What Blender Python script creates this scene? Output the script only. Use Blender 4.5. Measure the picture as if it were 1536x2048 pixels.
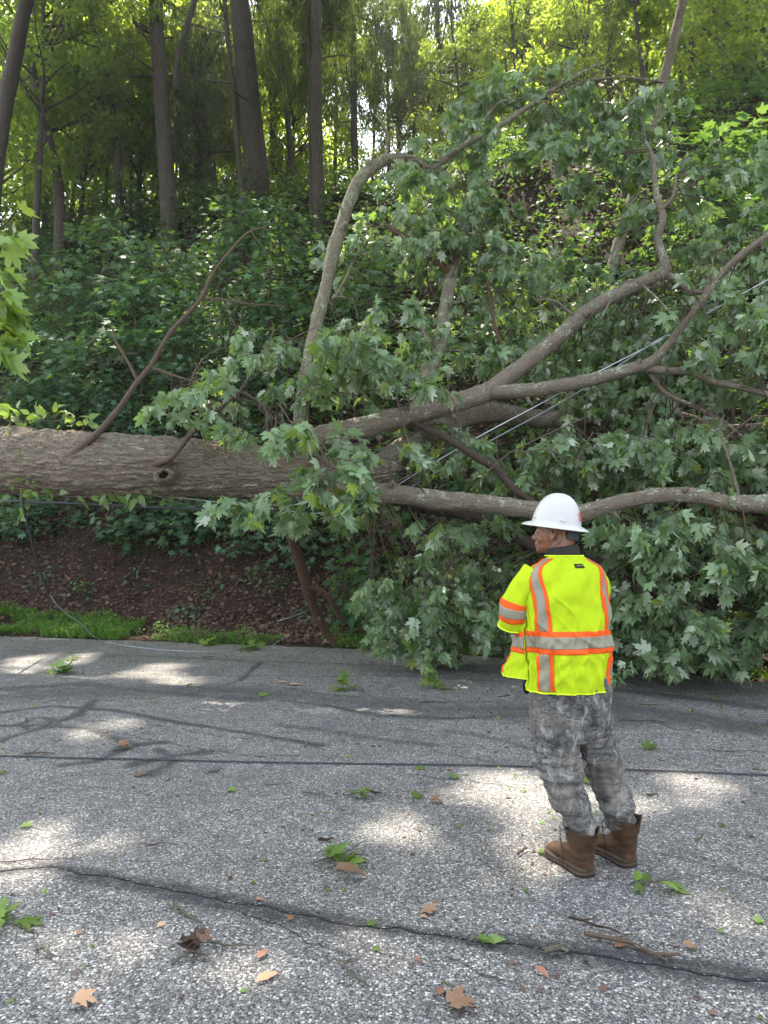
import bpy, bmesh, math, random
import numpy as np
from mathutils import Vector, Matrix

random.seed(7)
RNG = np.random.default_rng(11)
SC = bpy.context.scene
for _o in list(bpy.data.objects):
    bpy.data.objects.remove(_o)
COL = SC.collection

# ------------------------------------------------------------------ camera
CAM_H = 1.55
PITCH = math.radians(2.55)
FPX = 1480.0                        # focal length in pixels of the 1536 x 2048 photograph
cam_d = bpy.data.cameras.new('camera')
cam_d.sensor_fit = 'VERTICAL'
cam_d.sensor_height = 36.0
cam_d.lens = FPX / 2048 * 36.0
cam_d.clip_start = 0.05
cam_d.clip_end = 1500
cam = bpy.data.objects.new('camera', cam_d)
COL.objects.link(cam)
cam.location = (0, 0, CAM_H)
cam.rotation_euler = (math.radians(90) + PITCH, 0, 0)
SC.camera = cam

# ------------------------------------------------------------------ sky, sun, exposure
SUN_EL = math.radians(66)
SUN_AZ = math.radians(-14)          # left of straight ahead
SUNV = Vector((math.sin(SUN_AZ) * math.cos(SUN_EL), math.cos(SUN_AZ) * math.cos(SUN_EL), math.sin(SUN_EL)))
world = bpy.data.worlds.new('World')
SC.world = world
world.use_nodes = True
wn = world.node_tree
wn.nodes.clear()
w_out = wn.nodes.new('ShaderNodeOutputWorld')
w_bg = wn.nodes.new('ShaderNodeBackground')
w_sky = wn.nodes.new('ShaderNodeTexSky')
w_sky.sky_type = 'NISHITA'
w_sky.sun_disc = False
w_sky.sun_elevation = SUN_EL
w_sky.sun_rotation = SUN_AZ
w_sky.air_density = 1.0
w_sky.dust_density = 1.5
w_bg.inputs['Strength'].default_value = 0.14
w_hs = wn.nodes.new('ShaderNodeHueSaturation')
w_hs.inputs['Saturation'].default_value = .45          # a milky summer sky
wn.links.new(w_sky.outputs[0], w_hs.inputs['Color'])
wn.links.new(w_hs.outputs[0], w_bg.inputs['Color'])
wn.links.new(w_bg.outputs[0], w_out.inputs['Surface'])
sun_d = bpy.data.lights.new('sun', 'SUN')
sun_d.energy = 3.1
sun_d.angle = math.radians(0.7)
sun_d.color = (1.0, 0.90, 0.76)
sun = bpy.data.objects.new('sun', sun_d)
COL.objects.link(sun)
sun.rotation_euler = SUNV.to_track_quat('Z', 'Y').to_euler()
sun.location = (0, 0, 40)
SC.view_settings.view_transform = 'Standard'
SC.view_settings.look = 'None'
SC.view_settings.exposure = 2.5
SC.view_settings.gamma = 1.0
SC.cycles.use_denoising = True
SC.cycles.max_bounces = 7
SC.cycles.diffuse_bounces = 2
SC.cycles.glossy_bounces = 2
SC.cycles.transmission_bounces = 4
SC.cycles.transparent_max_bounces = 4
SC.cycles.sample_clamp_indirect = 6.0
SC.cycles.use_light_tree = False

# ------------------------------------------------------------------ places
CP, SP = math.cos(PITCH), math.sin(PITCH)


def at(px, py, Y):
    """Point of the world seen at photo pixel (px, py), Y metres ahead of the camera."""
    a = (px - 768) / FPX
    b = (1024 - py) / FPX
    dy = CP - b * SP
    t = Y / dy
    return Vector((a * t, Y, CAM_H + (SP + b * CP) * t))


def gnd(px, py, z=0.0):
    a = (px - 768) / FPX
    b = (1024 - py) / FPX
    dz = SP + b * CP
    t = (z - CAM_H) / dz
    return Vector((a * t, (CP - b * SP) * t, z))


EDX = np.array([-90, -30, -12, -6.6, -3.5, -0.7, 1.2, 3.0, 4.25, 8, 14, 30, 90.])
EDY = np.array([34, 19, 14.2, 12.7, 11.9, 11.2, 10.45, 9.35, 8.5, 6.3, 3.6, -3, -30.])


def ye(x):
    return np.interp(x, EDX, EDY)


def vhash(ix, iy, iz, seed=0):
    h = (ix * 374761393 + iy * 668265263 + iz * 2147483647 + seed * 974711) & 0x7fffffff
    h = ((h ^ (h >> 13)) * 1274126177) & 0x7fffffff
    h = h ^ (h >> 16)
    return (h & 0xffff) / 65535.0


def vnoise(p, seed=0):
    """Value noise at points p (N,3), 0..1."""
    p = np.asarray(p, float)
    i = np.floor(p).astype(np.int64)
    f = p - i
    f = f * f * (3 - 2 * f)
    r = 0
    for dx in (0, 1):
        wx = f[:, 0] if dx else 1 - f[:, 0]
        for dy in (0, 1):
            wy = f[:, 1] if dy else 1 - f[:, 1]
            for dz in (0, 1):
                wz = f[:, 2] if dz else 1 - f[:, 2]
                r = r + wx * wy * wz * vhash(i[:, 0] + dx, i[:, 1] + dy, i[:, 2] + dz, seed)
    return r


def fbm(p, o=3, seed=0):
    p = np.asarray(p, float)
    a, s, t = 1.0, 0.0, 0.0
    for k in range(o):
        s = s + a * vnoise(p * (2 ** k), seed + k)
        t += a
        a *= 0.5
    return s / t


def terrain(x, y):
    """Height of the hillside at arrays x, y (0.0 is the road)."""
    x = np.atleast_1d(np.asarray(x, float)); y = np.atleast_1d(np.asarray(y, float))
    s = y - ye(x)
    n1 = fbm(np.stack([x * .45, y * .45, 0 * x], -1), 3, 3) - .5
    n2 = fbm(np.stack([x * 2.2, y * 2.2, 0 * x], -1), 2, 9) - .5
    h = np.where(s < 0, -0.05, 0.012 + 0.05 * np.clip(s, 0, 1.1))
    r = np.clip(s - .55, 0, None)
    rise = np.where(r < 2, 1.2 * r * r / 4, 1.2 * (r - 1))
    top = 12.6
    rise = np.where(rise > top, top + (rise - top) * .22, rise)
    rise = np.where(rise > 20, 20 + (rise - 20) * .02, rise)
    k = np.clip(s / 2.5, 0, 1)
    h = h + rise + k * (n1 * 1.0 + n2 * .16)
    # flat verge behind the camera
    return h


def tz(x, y):
    return float(terrain(x, y)[0])


def hill_hit(px, py):
    """Where the ray through a pixel meets the hillside."""
    for Y in np.arange(6, 60, .15):
        p = at(px, py, Y)
        if p.z < tz(p.x, p.y):
            return p
    return at(px, py, 30)


# ------------------------------------------------------------------ mesh helpers
def mesh_np(name, V, F=None, tris=None, quads=None, attrs=None, mat=None, parent=None, smooth=True, mats=None, midx=None):
    """Link one mesh object from numpy vertices and face index arrays."""
    me = bpy.data.meshes.new(name)
    V = np.asarray(V, dtype=np.float32)
    me.vertices.add(len(V))
    me.vertices.foreach_set('co', V.ravel())
    loops, sizes = [], []
    if tris is not None and len(tris):
        loops.append(np.asarray(tris, np.int32).ravel()); sizes.append(np.full(len(tris), 3, np.int32))
    if quads is not None and len(quads):
        loops.append(np.asarray(quads, np.int32).ravel()); sizes.append(np.full(len(quads), 4, np.int32))
    L = np.concatenate(loops); S = np.concatenate(sizes)
    me.loops.add(len(L)); me.loops.foreach_set('vertex_index', L)
    me.polygons.add(len(S))
    st = np.zeros(len(S), np.int32); st[1:] = np.cumsum(S)[:-1]
    me.polygons.foreach_set('loop_start', st)
    me.polygons.foreach_set('loop_total', S)
    me.polygons.foreach_set('use_smooth', np.full(len(S), smooth, bool))
    if midx is not None:
        me.polygons.foreach_set('material_index', np.asarray(midx, np.int32))
    me.update(calc_edges=True)
    for k, a in (attrs or {}).items():
        a = np.asarray(a, np.float32)
        if a.ndim == 1:
            at_ = me.attributes.new(k, 'FLOAT', 'POINT'); at_.data.foreach_set('value', a)
        else:
            at_ = me.attributes.new(k, 'FLOAT_VECTOR', 'POINT'); at_.data.foreach_set('vector', a.ravel())
    for m in (mats or [mat]):
        if m is not None:
            me.materials.append(m)
    o = bpy.data.objects.new(name, me)
    COL.objects.link(o)
    if parent is not None:
        o.parent = parent
        o.matrix_parent_inverse = parent.matrix_basis.inverted()
    return o


def tag(o, label=None, cat=None, group=None, kind=None):
    if label: o['label'] = label
    if cat: o['category'] = cat
    if group: o['group'] = group
    if kind: o['kind'] = kind
    return o


def empty(name, loc=(0, 0, 0), label=None, cat=None, group=None):
    o = bpy.data.objects.new(name, None)
    o.empty_display_size = .2
    COL.objects.link(o)
    o.location = loc
    return tag(o, label, cat, group)


class Geo:
    """Collects pieces that become ONE mesh object."""
    def __init__(s):
        s.V, s.T, s.Q, s.A, s.n = [], [], [], {}, 0

    def add(s, V, tris=None, quads=None, **attrs):
        V = np.asarray(V, float)
        s.V.append(V)
        if tris is not None and len(tris): s.T.append(np.asarray(tris) + s.n)
        if quads is not None and len(quads): s.Q.append(np.asarray(quads) + s.n)
        for k, a in attrs.items():
            s.A.setdefault(k, []).append(np.asarray(a, float))
        s.n += len(V)

    def build(s, name, mat, parent=None, smooth=True):
        if not s.V:
            return None
        return mesh_np(name, np.concatenate(s.V), tris=np.concatenate(s.T) if s.T else None,
                       quads=np.concatenate(s.Q) if s.Q else None,
                       attrs={k: np.concatenate(a) for k, a in s.A.items()}, mat=mat, parent=parent, smooth=smooth)


def spline(P, R, step):
    """Catmull-Rom through points P with radii R, resampled about every `step` metres."""
    P = [Vector(p) for p in P]
    n = len(P)
    out, rad = [], []
    for i in range(n - 1):
        p0, p1, p2, p3 = P[max(i - 1, 0)], P[i], P[i + 1], P[min(i + 2, n - 1)]
        k = max(2, int((p2 - p1).length / step))
        for j in range(k):
            t = j / k
            q = 0.5 * ((2 * p1) + (-p0 + p2) * t + (2 * p0 - 5 * p1 + 4 * p2 - p3) * t * t + (-p0 + 3 * p1 - 3 * p2 + p3) * t ** 3)
            out.append(q); rad.append(R[i] * (1 - t) + R[i + 1] * t)
    out.append(P[-1]); rad.append(R[-1])
    return np.array([list(p) for p in out]), np.array(rad)


def tube(geo, P, R, nseg=8, step=.15, lump=0.0, lumpf=1.5, ridge=0.0, cap=True, seed=0, raw=False):
    """Bark tube along P. Adds attribute bark = (arc length round, metres along, radius)."""
    if raw:
        C, rad = np.array([list(p) for p in P]), np.array(R)
    else:
        C, rad = spline(P, R, step)
    n = len(C)
    T = np.gradient(C, axis=0)
    T /= np.linalg.norm(T, axis=1)[:, None] + 1e-9
    N = np.zeros_like(C)
    a = np.array([0, 0, 1.0]) if abs(T[0, 2]) < .9 else np.array([1.0, 0, 0])
    v = np.cross(T[0], np.cross(a, T[0])); v /= np.linalg.norm(v)
    for i in range(n):
        v = v - T[i] * (v @ T[i]); v /= np.linalg.norm(v) + 1e-9
        N[i] = v
    B = np.cross(T, N)
    th = np.linspace(0, 2 * math.pi, nseg, endpoint=False)
    ring = N[:, None, :] * np.cos(th)[None, :, None] + B[:, None, :] * np.sin(th)[None, :, None]
    s = np.concatenate([[0], np.cumsum(np.linalg.norm(np.diff(C, axis=0), axis=1))])
    base = C[:, None, :] + ring * rad[:, None, None]
    rr = np.repeat(rad[:, None], nseg, 1)
    if lump > 0:
        q = (base * lumpf).reshape(-1, 3)
        rr = rr * (1 + lump * 2 * (fbm(q, 2, seed + 5) - .5)).reshape(n, nseg)
    if ridge > 0:
        mr = rad.mean()
        k = 19.0 if mr > .2 else 5 / mr ** .75
        q = np.stack([np.repeat((np.cos(th) * mr * k)[None], n, 0).ravel(), np.repeat((np.sin(th) * mr * k)[None], n, 0).ravel(), np.repeat((s * (3.4 if mr > .2 else 6))[:, None], nseg, 1).ravel()], -1)
        q += (fbm(q * .35, 2, seed + 31)[:, None] - .5) * 2.4
        e = 1 - np.abs(fbm(q, 3, seed + 77) - .5) * 4.5
        rr = rr + ridge * np.clip(e, -.6, 1).reshape(n, nseg) * -1
    V = C[:, None, :] + ring * rr[:, :, None]
    idx = np.arange(n * nseg).reshape(n, nseg)
    nx = np.roll(idx, -1, 1)
    Q = np.stack([idx[:-1], nx[:-1], nx[1:], idx[1:]], -1).reshape(-1, 4)
    V = V.reshape(-1, 3)
    bark = np.stack([np.repeat((np.cos(th))[None], n, 0) * rad[:, None], np.repeat((np.sin(th))[None], n, 0) * rad[:, None], np.repeat(s[:, None], nseg, 1)], -1).reshape(-1, 3)
    tr = []
    if cap:
        V = np.concatenate([V, C[:1], C[-1:]]); m = n * nseg
        bark = np.concatenate([bark, [[0, 0, 0]], [[0, 0, s[-1]]]])
        for j in range(nseg):
            tr.append((m, (j + 1) % nseg, j)); tr.append((m + 1, idx[-1][j], idx[-1][(j + 1) % nseg]))
    geo.add(V, tris=tr, quads=Q, bark=bark)
    return C, rad


def pxlimb(pts):
    """[(px, py, Y, width_px), ...] -> world points and radii."""
    P = [at(p[0], p[1], p[2]) for p in pts]
    R = [p[3] * p[2] / FPX / 2 for p in pts]
    return P, R


# ------------------------------------------------------------------ leaf templates: tip towards +y, width in x, length 1
def leaf_from_polar(pol, stretch=1.0, c=(0, .42), fold=.12, droop=.18):
    pts = []
    for a, r in pol:
        t = math.radians(a)
        pts.append((math.sin(t) * r, math.cos(t) * r * stretch))
    left = [(-x, y) for x, y in pts[1:-1]][::-1]
    allp = pts + left
    mx = max(p[1] for p in allp); mn = min(p[1] for p in allp)
    L = mx - mn
    V = [(0, -mn / L, 0)] + [(x / L, (y - mn) / L, 0) for x, y in allp]
    V = np.array(V, float)
    V[:, 2] = fold * np.abs(V[:, 0]) - droop * (V[:, 1] - .3) ** 2
    V[1::2, 2] -= .03
    n = len(allp)
    T = np.array([(0, 1 + (i + 1) % n, 1 + i) for i in range(n)])
    return V, T


MAPLE = leaf_from_polar([(0, 1.0), (9, .74), (15, .78), (27, .46), (36, .66), (46, .98), (54, .74), (63, .72), (77, .42), (95, .68), (108, .50), (135, .40), (165, .32), (180, .12)])
MAPLE_LO = leaf_from_polar([(0, 1.0), (24, .48), (44, .92), (72, .44), (98, .66), (140, .38), (180, .15)])
OAK = leaf_from_polar([(0, 1.05), (8, .78), (15, .84), (23, .50), (33, .74), (41, .92), (50, .56), (66, .50), (82, .66), (95, .42), (125, .46), (150, .52), (168, .36), (180, .50)], stretch=1.25, fold=.2, droop=.35)
OVATE = leaf_from_polar([(0, 1.0), (14, .72), (32, .52), (62, .44), (105, .45), (145, .55), (180, .75)], stretch=1.0, fold=.2, droop=.3)
RHOMB = (np.array([(0, 0, 0), (.3, .42, .05), (0, 1, -.1), (-.3, .42, .05)], float), np.array([(0, 1, 2), (0, 2, 3)]))
NARROW = (np.array([(0, 0, 0), (.14, .45, .03), (0, 1, -.1), (-.14, .45, .03)], float), np.array([(0, 1, 2), (0, 2, 3)]))
HEX = (np.array([(0, 0, 0), (.3, .2, .06), (.38, .5, .05), (0, 1, -.15), (-.38, .5, .05), (-.3, .2, .06)], float), np.array([(0, 1, 2), (0, 2, 3), (0, 3, 4), (0, 4, 5)]))


def unit(a):
    return a / (np.linalg.norm(a, axis=-1, keepdims=True) + 1e-9)


def leaves(geo, tmpl, pos, dirv, nrm, size, rnd=None, curl=0.0):
    """Scatter copies of one leaf shape into a Geo."""
    V, T = tmpl
    pos = np.asarray(pos, float); N = len(pos)
    if N == 0:
        return
    y = unit(np.asarray(dirv, float))
    z = np.asarray(nrm, float); z = unit(z - y * (z * y).sum(1, keepdims=True))
    x = np.cross(y, z)
    size = np.broadcast_to(np.asarray(size, float), (N,))
    vz = V[:, 2][None] + (RNG.uniform(-curl, curl, (N, 1)) * (V[:, 0] ** 2 * 2)[None] + RNG.uniform(-curl, curl, (N, 1)) * (V[:, 1] ** 2)[None] if curl else 0)
    vz = np.broadcast_to(vz, (N, len(V)))
    W = pos[:, None] + size[:, None, None] * (V[None, :, 0:1] * x[:, None] + V[None, :, 1:2] * y[:, None] + vz[:, :, None] * z[:, None])
    if rnd is None:
        rnd = RNG.uniform(0, 1, N)
    tris = (T[None] + (np.arange(N) * len(V))[:, None, None]).reshape(-1, 3)
    uv = np.broadcast_to(np.stack([V[:, 0], V[:, 1], 0 * V[:, 0]], -1)[None], (N, len(V), 3)).reshape(-1, 3)
    geo.add(W.reshape(-1, 3), tris=tris, rnd=np.repeat(rnd, len(V)), luv=uv)


def rdir(n):
    return unit(RNG.normal(size=(n, 3)))
# ------------------------------------------------------------------ materials
def new_mat(name):
    m = bpy.data.materials.new(name)
    m.use_nodes = True
    nt = m.node_tree
    nt.nodes.clear()
    out = nt.nodes.new('ShaderNodeOutputMaterial')
    return m, nt, out


class NT:
    def __init__(s, nt): s.nt = nt
    def n(s, t, **kw):
        nd = s.nt.nodes.new(t)
        for k, v in kw.items():
            if k in nd.inputs.keys() if isinstance(k, str) else False:
                nd.inputs[k].default_value = v
            else:
                setattr(nd, k, v)
        return nd
    def link(s, a, b): s.nt.links.new(a, b)
    def attr(s, name): return s.n('ShaderNodeAttribute', attribute_name=name)
    def math(s, op, a, b=None, c=None, clamp=False):
        nd = s.nt.nodes.new('ShaderNodeMath'); nd.operation = op; nd.use_clamp = clamp
        for i, v in enumerate((a, b, c)):
            if v is None: continue
            if isinstance(v, (int, float)): nd.inputs[i].default_value = v
            else: s.link(v, nd.inputs[i])
        return nd.outputs[0]
    def mix(s, f, a, b, blend='MIX'):
        nd = s.nt.nodes.new('ShaderNodeMix'); nd.data_type = 'RGBA'; nd.blend_type = blend
        for k, v in ((0, f), (6, a), (7, b)):
            if isinstance(v, (int, float)): nd.inputs[k].default_value = v
            elif isinstance(v, tuple): nd.inputs[k].default_value = (*v, 1) if len(v) == 3 else v
            else: s.link(v, nd.inputs[k])
        return nd.outputs[2]
    def ramp(s, f, stops, interp='LINEAR'):
        nd = s.nt.nodes.new('ShaderNodeValToRGB'); cr = nd.color_ramp; cr.interpolation = interp
        while len(cr.elements) > 1: cr.elements.remove(cr.elements[-1])
        for i, (p, c) in enumerate(stops):
            e = cr.elements[0] if i == 0 else cr.elements.new(p)
            e.position = p; e.color = (*c, 1) if isinstance(c, tuple) else (c, c, c, 1)
        s.link(f, nd.inputs[0]); return nd.outputs[0]
    def noise(s, vec, scale, detail=3, rough=.55, dist=0.0):
        nd = s.nt.nodes.new('ShaderNodeTexNoise')
        nd.inputs['Scale'].default_value = scale; nd.inputs['Detail'].default_value = detail
        nd.inputs['Roughness'].default_value = rough; nd.inputs['Distortion'].default_value = dist
        if vec is not None: s.link(vec, nd.inputs['Vector'])
        return nd
    def voro(s, vec, scale, feature='F1', rand=1.0):
        nd = s.nt.nodes.new('ShaderNodeTexVoronoi'); nd.feature = feature
        nd.inputs['Scale'].default_value = scale; nd.inputs['Randomness'].default_value = rand
        if vec is not None: s.link(vec, nd.inputs['Vector'])
        return nd
    def mapping(s, vec, scale=(1, 1, 1), rot=(0, 0, 0)):
        nd = s.nt.nodes.new('ShaderNodeMapping')
        nd.inputs['Scale'].default_value = scale; nd.inputs['Rotation'].default_value = rot
        s.link(vec, nd.inputs['Vector']); return nd.outputs[0]
    def pos(s): return s.n('ShaderNodeNewGeometry').outputs['Position']
    def obj(s): return s.n('ShaderNodeTexCoord').outputs['Object']
    def bump(s, h, strength=.5, dist=.01, normal=None):
        nd = s.nt.nodes.new('ShaderNodeBump'); nd.inputs['Strength'].default_value = strength; nd.inputs['Distance'].default_value = dist
        s.link(h, nd.inputs['Height'])
        if normal is not None: s.link(normal, nd.inputs['Normal'])
        return nd.outputs[0]
    def pbsdf(s, color=None, rough=.6, spec=.4, normal=None, metal=0.0):
        b = s.nt.nodes.new('ShaderNodeBsdfPrincipled')
        if color is not None:
            if isinstance(color, tuple): b.inputs['Base Color'].default_value = (*color, 1)
            else: s.link(color, b.inputs['Base Color'])
        if isinstance(rough, (int, float)): b.inputs['Roughness'].default_value = rough
        else: s.link(rough, b.inputs['Roughness'])
        b.inputs['Specular IOR Level'].default_value = spec
        b.inputs['Metallic'].default_value = metal
        if normal is not None: s.link(normal, b.inputs['Normal'])
        return b


def leaf_mat(name, top, top2, under, trans=(.30, .42, .05), tmix=.42, rough=.42, spec=.5, sunlit_tint=None):
    m, nt, out = new_mat(name); g = NT(nt)
    rnd = g.attr('rnd').outputs['Fac']
    luv = g.attr('luv').outputs['Vector']
    c = g.mix(rnd, top, top2)
    big = g.noise(g.pos(), .8, 2).outputs['Fac']
    c = g.mix(g.ramp(big, [(.38, 0.0), (.62, .55)]), c, tuple(x * 1.25 for x in top2))
    # veins
    sep = g.n('ShaderNodeSeparateXYZ'); g.link(luv, sep.inputs[0])
    ax = g.math('ABSOLUTE', sep.outputs[0])
    mid = g.math('LESS_THAN', ax, .018)
    sv = g.math('SUBTRACT', sep.outputs[1], g.math('MULTIPLY', ax, 1.1))
    sv = g.math('LESS_THAN', g.math('FRACT', g.math('MULTIPLY', sv, 6.0)), .12)
    vein = g.math('MAXIMUM', mid, g.math('MULTIPLY', sv, .6))
    c = g.mix(g.math('MULTIPLY', vein, .45), c, under)
    if sunlit_tint is not None:
        c = g.mix(g.math('GREATER_THAN', rnd, sunlit_tint[0]), c, sunlit_tint[1])  # a few leaves coloured yellow green as if sunlit
    bf = g.n('ShaderNodeNewGeometry').outputs['Backfacing']
    c2 = g.mix(bf, c, under)
    hs = g.n('ShaderNodeHueSaturation'); g.link(c2, hs.inputs['Color'])
    g.link(g.math('MULTIPLY_ADD', g.math('FRACT', g.math('MULTIPLY', rnd, 7.31)), 1.05, .42), hs.inputs['Value'])
    b = g.pbsdf(hs.outputs[0], rough, spec)
    t = nt.nodes.new('ShaderNodeBsdfTranslucent')
    tc = g.mix(rnd, trans, tuple(x * f for x, f in zip(trans, (.62, .8, .7))))
    g.link(tc, t.inputs['Color'])
    mx = nt.nodes.new('ShaderNodeMixShader'); mx.inputs[0].default_value = tmix
    g.link(b.outputs[0], mx.inputs[1]); g.link(t.outputs[0], mx.inputs[2]); g.link(mx.outputs[0], out.inputs['Surface'])
    return m


def bark_mat(name, dark, light, lichen=0.0, lich_col=(.42, .47, .36), scale=1.0, bumpd=.012, moss=0.0, rings=4.0, topbias=.0):
    m, nt, out = new_mat(name); g = NT(nt)
    bk = g.attr('bark').outputs['Vector']
    v = g.mapping(bk, (scale * 30, scale * 30, scale * rings))
    n0 = g.noise(bk, 3.0, 2).outputs['Color']
    mixv = nt.nodes.new('ShaderNodeVectorMath'); mixv.operation = 'MULTIPLY_ADD'
    g.link(n0, mixv.inputs[0]); mixv.inputs[1].default_value = (3, 3, 2); g.link(v, mixv.inputs[2])
    nn = g.noise(mixv.outputs[0], 1.0, 5, .62).outputs['Fac']
    rid = g.math('ABSOLUTE', g.math('SUBTRACT', nn, .5))
    crack = g.ramp(rid, [(0.0, 0.0), (.06, .12), (.15, 1.0)])
    big = g.noise(g.obj(), 2.5, 3).outputs['Fac']
    base = g.mix(g.ramp(nn, [(.3, 0.0), (.7, 1.0)]), tuple(x * .75 for x in light), light)
    base = g.mix(crack, dark, base)
    base = g.mix(g.ramp(big, [(.35, .0), (.7, .45)]), base, tuple(x * .55 for x in light))
    fine = g.noise(g.obj(), 60, 3).outputs['Fac']
    base = g.mix(.5, base, g.mix(fine, tuple(x * .6 for x in dark), tuple(min(1, x * 1.5) for x in light)), 'MIX')
    if lichen > 0:
        l1 = g.noise(g.obj(), 5.0, 4, .7, 1.2).outputs['Fac']
        l2 = g.voro(g.obj(), 38.0).outputs['Distance']
        ll = g.math('SUBTRACT', l1, g.math('MULTIPLY', l2, .28))
        if topbias:
            nz = g.n('ShaderNodeSeparateXYZ'); g.link(g.n('ShaderNodeNewGeometry').outputs['True Normal'], nz.inputs[0])
            ll = g.math('ADD', ll, g.math('MULTIPLY', nz.outputs[2], topbias))
        e = .62 - lichen * .3
        lm = g.ramp(ll, [(e, 0.0), (e + .05, .9)])
        lc = g.mix(g.noise(g.obj(), 25, 2).outputs['Fac'], lich_col, tuple(x * .55 for x in lich_col))
        base = g.mix(lm, base, lc)
    if moss > 0:
        nz = g.n('ShaderNodeSeparateXYZ'); g.link(g.n('ShaderNodeNewGeometry').outputs['True Normal'], nz.inputs[0])
        mm = g.math('ADD', g.noise(g.obj(), 6, 4, .7).outputs['Fac'], g.math('MULTIPLY', nz.outputs[2], .3))
        base = g.mix(g.ramp(mm, [(.86 - moss * .3, 0.0), (.93 - moss * .3, .85)]), base, (.075, .085, .03))
    h = g.math('ADD', g.math('MULTIPLY', crack, .7), g.math('MULTIPLY', fine, .3))
    b = g.pbsdf(base, .85, .2, g.bump(h, 1.0, bumpd * 1.3))
    g.link(b.outputs[0], out.inputs['Surface'])
    return m


def simple_mat(name, col, rough=.6, spec=.4, var=.15, scale=20, bump=0.0, metal=0.0, bd=.003):
    m, nt, out = new_mat(name); g = NT(nt)
    n = g.noise(g.obj(), scale, 4, .6).outputs['Fac']
    c = g.mix(g.ramp(n, [(.3, 0.0), (.7, 1.0)]), tuple(x * (1 - var) for x in col), tuple(min(1, x * (1 + var)) for x in col))
    b = g.pbsdf(c, rough, spec, g.bump(n, bump, bd) if bump else None, metal)
    g.link(b.outputs[0], out.inputs['Surface'])
    return m


M = {}
M['oak_leaf'] = leaf_mat('oak_leaf', (.11, .185, .09), (.165, .245, .125), (.37, .43, .32), trans=(.34, .48, .06), tmix=.38, rough=.46, spec=.5, sunlit_tint=(.965, (.30, .38, .05)))
M['maple_leaf'] = leaf_mat('maple_leaf', (.05, .115, .058), (.09, .17, .09), (.17, .25, .16), trans=(.24, .40, .05), tmix=.32, rough=.55, spec=.35)
M['near_leaf'] = leaf_mat('near_leaf', (.12, .22, .05), (.16, .26, .06), (.25, .34, .14), trans=(.42, .55, .06), tmix=.45, rough=.45, spec=.5)
M['vine_leaf'] = leaf_mat('vine_leaf', (.08, .17, .035), (.14, .22, .05), (.2, .28, .12), trans=(.40, .52, .07), tmix=.4, rough=.42)
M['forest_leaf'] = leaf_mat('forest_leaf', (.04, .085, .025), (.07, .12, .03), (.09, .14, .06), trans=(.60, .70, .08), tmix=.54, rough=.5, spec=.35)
M['sunlit_leaf'] = leaf_mat('sunlit_leaf', (.06, .10, .025), (.11, .16, .035), (.12, .17, .06), trans=(.70, .80, .07), tmix=.58, rough=.5, spec=.35)  # paler copy of forest_leaf, with the sunlit look put into its colour
M['cedar_leaf'] = leaf_mat('cedar_leaf', (.03, .06, .025), (.05, .085, .035), (.06, .09, .05), trans=(.34, .42, .06), tmix=.4, rough=.6, spec=.3)
M['under_leaf'] = leaf_mat('under_leaf', (.022, .06, .026), (.045, .095, .04), (.08, .13, .075), trans=(.26, .40, .05), tmix=.35, rough=.6, spec=.25)
M['grass'] = leaf_mat('grass', (.04, .11, .025), (.10, .20, .035), (.10, .18, .04), trans=(.3, .5, .05), tmix=.4, rough=.5, spec=.3)
M['dry_leaf'] = leaf_mat('dry_leaf', (.055, .033, .025), (.125, .075, .056), (.19, .135, .105), trans=(.3, .15, .06), tmix=.12, rough=.7, spec=.2)
M['tan_leaf'] = leaf_mat('tan_leaf', (.33, .19, .115), (.40, .25, .155), (.38, .25, .17), trans=(.5, .25, .1), tmix=.15, rough=.6, spec=.3)
M['red_leaf'] = leaf_mat('red_leaf', (.28, .125, .08), (.32, .16, .10), (.34, .20, .13), trans=(.5, .2, .1), tmix=.15, rough=.6, spec=.3)
M['bark_big'] = bark_mat('bark_big', (.016, .012, .009), (.44, .36, .27), lichen=.36, lich_col=(.36, .40, .28), bumpd=.05, scale=.55, topbias=.06, moss=.34, rings=3.2)
M['bark_limb'] = bark_mat('bark_limb', (.035, .027, .020), (.36, .30, .225), lichen=.55, lich_col=(.42, .48, .35), bumpd=.012, scale=1.6, topbias=.06, moss=.1, rings=5)
M['bark_pale'] = bark_mat('bark_pale', (.06, .048, .036), (.32, .28, .20), lichen=.75, lich_col=(.34, .40, .24), bumpd=.010, scale=2.0)
M['bark_dark'] = bark_mat('bark_dark', (.02, .015, .012), (.10, .075, .055), lichen=.25, bumpd=.006, scale=2.4)
M['bark_forest'] = bark_mat('bark_forest', (.022, .019, .017), (.21, .175, .15), lichen=.1, bumpd=.03, scale=.9, rings=1.6)
M['bark_twig'] = bark_mat('bark_twig', (.06, .045, .035), (.17, .12, .09), lichen=.2, bumpd=.003, scale=4)
M['bark_red'] = bark_mat('bark_red', (.055, .033, .022), (.21, .13, .085), lichen=.2, bumpd=.01, scale=2)
M['bark_greytwig'] = bark_mat('bark_greytwig', (.05, .045, .035), (.17, .16, .115), lichen=.6, lich_col=(.25, .3, .2), bumpd=.004, scale=3)
M['cable_dark'] = simple_mat('cable_dark', (.028, .03, .036), .45, .5, .2, 30)
M['cable_grey'] = simple_mat('cable_grey', (.30, .33, .36), .4, .5, .25, 12, metal=.2)
M['cable_white'] = simple_mat('cable_white', (.60, .62, .63), .4, .5, .1, 12, metal=.1)
# ------------------------------------------------------------------ ground: one sheet with the hillside
def axis(segs):
    out = [np.array([segs[0][0]])]
    for a, b, st in segs:
        out.append(np.linspace(a, b, max(1, int(round((b - a) / st))) + 1)[1:])
    return np.concatenate(out)


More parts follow.
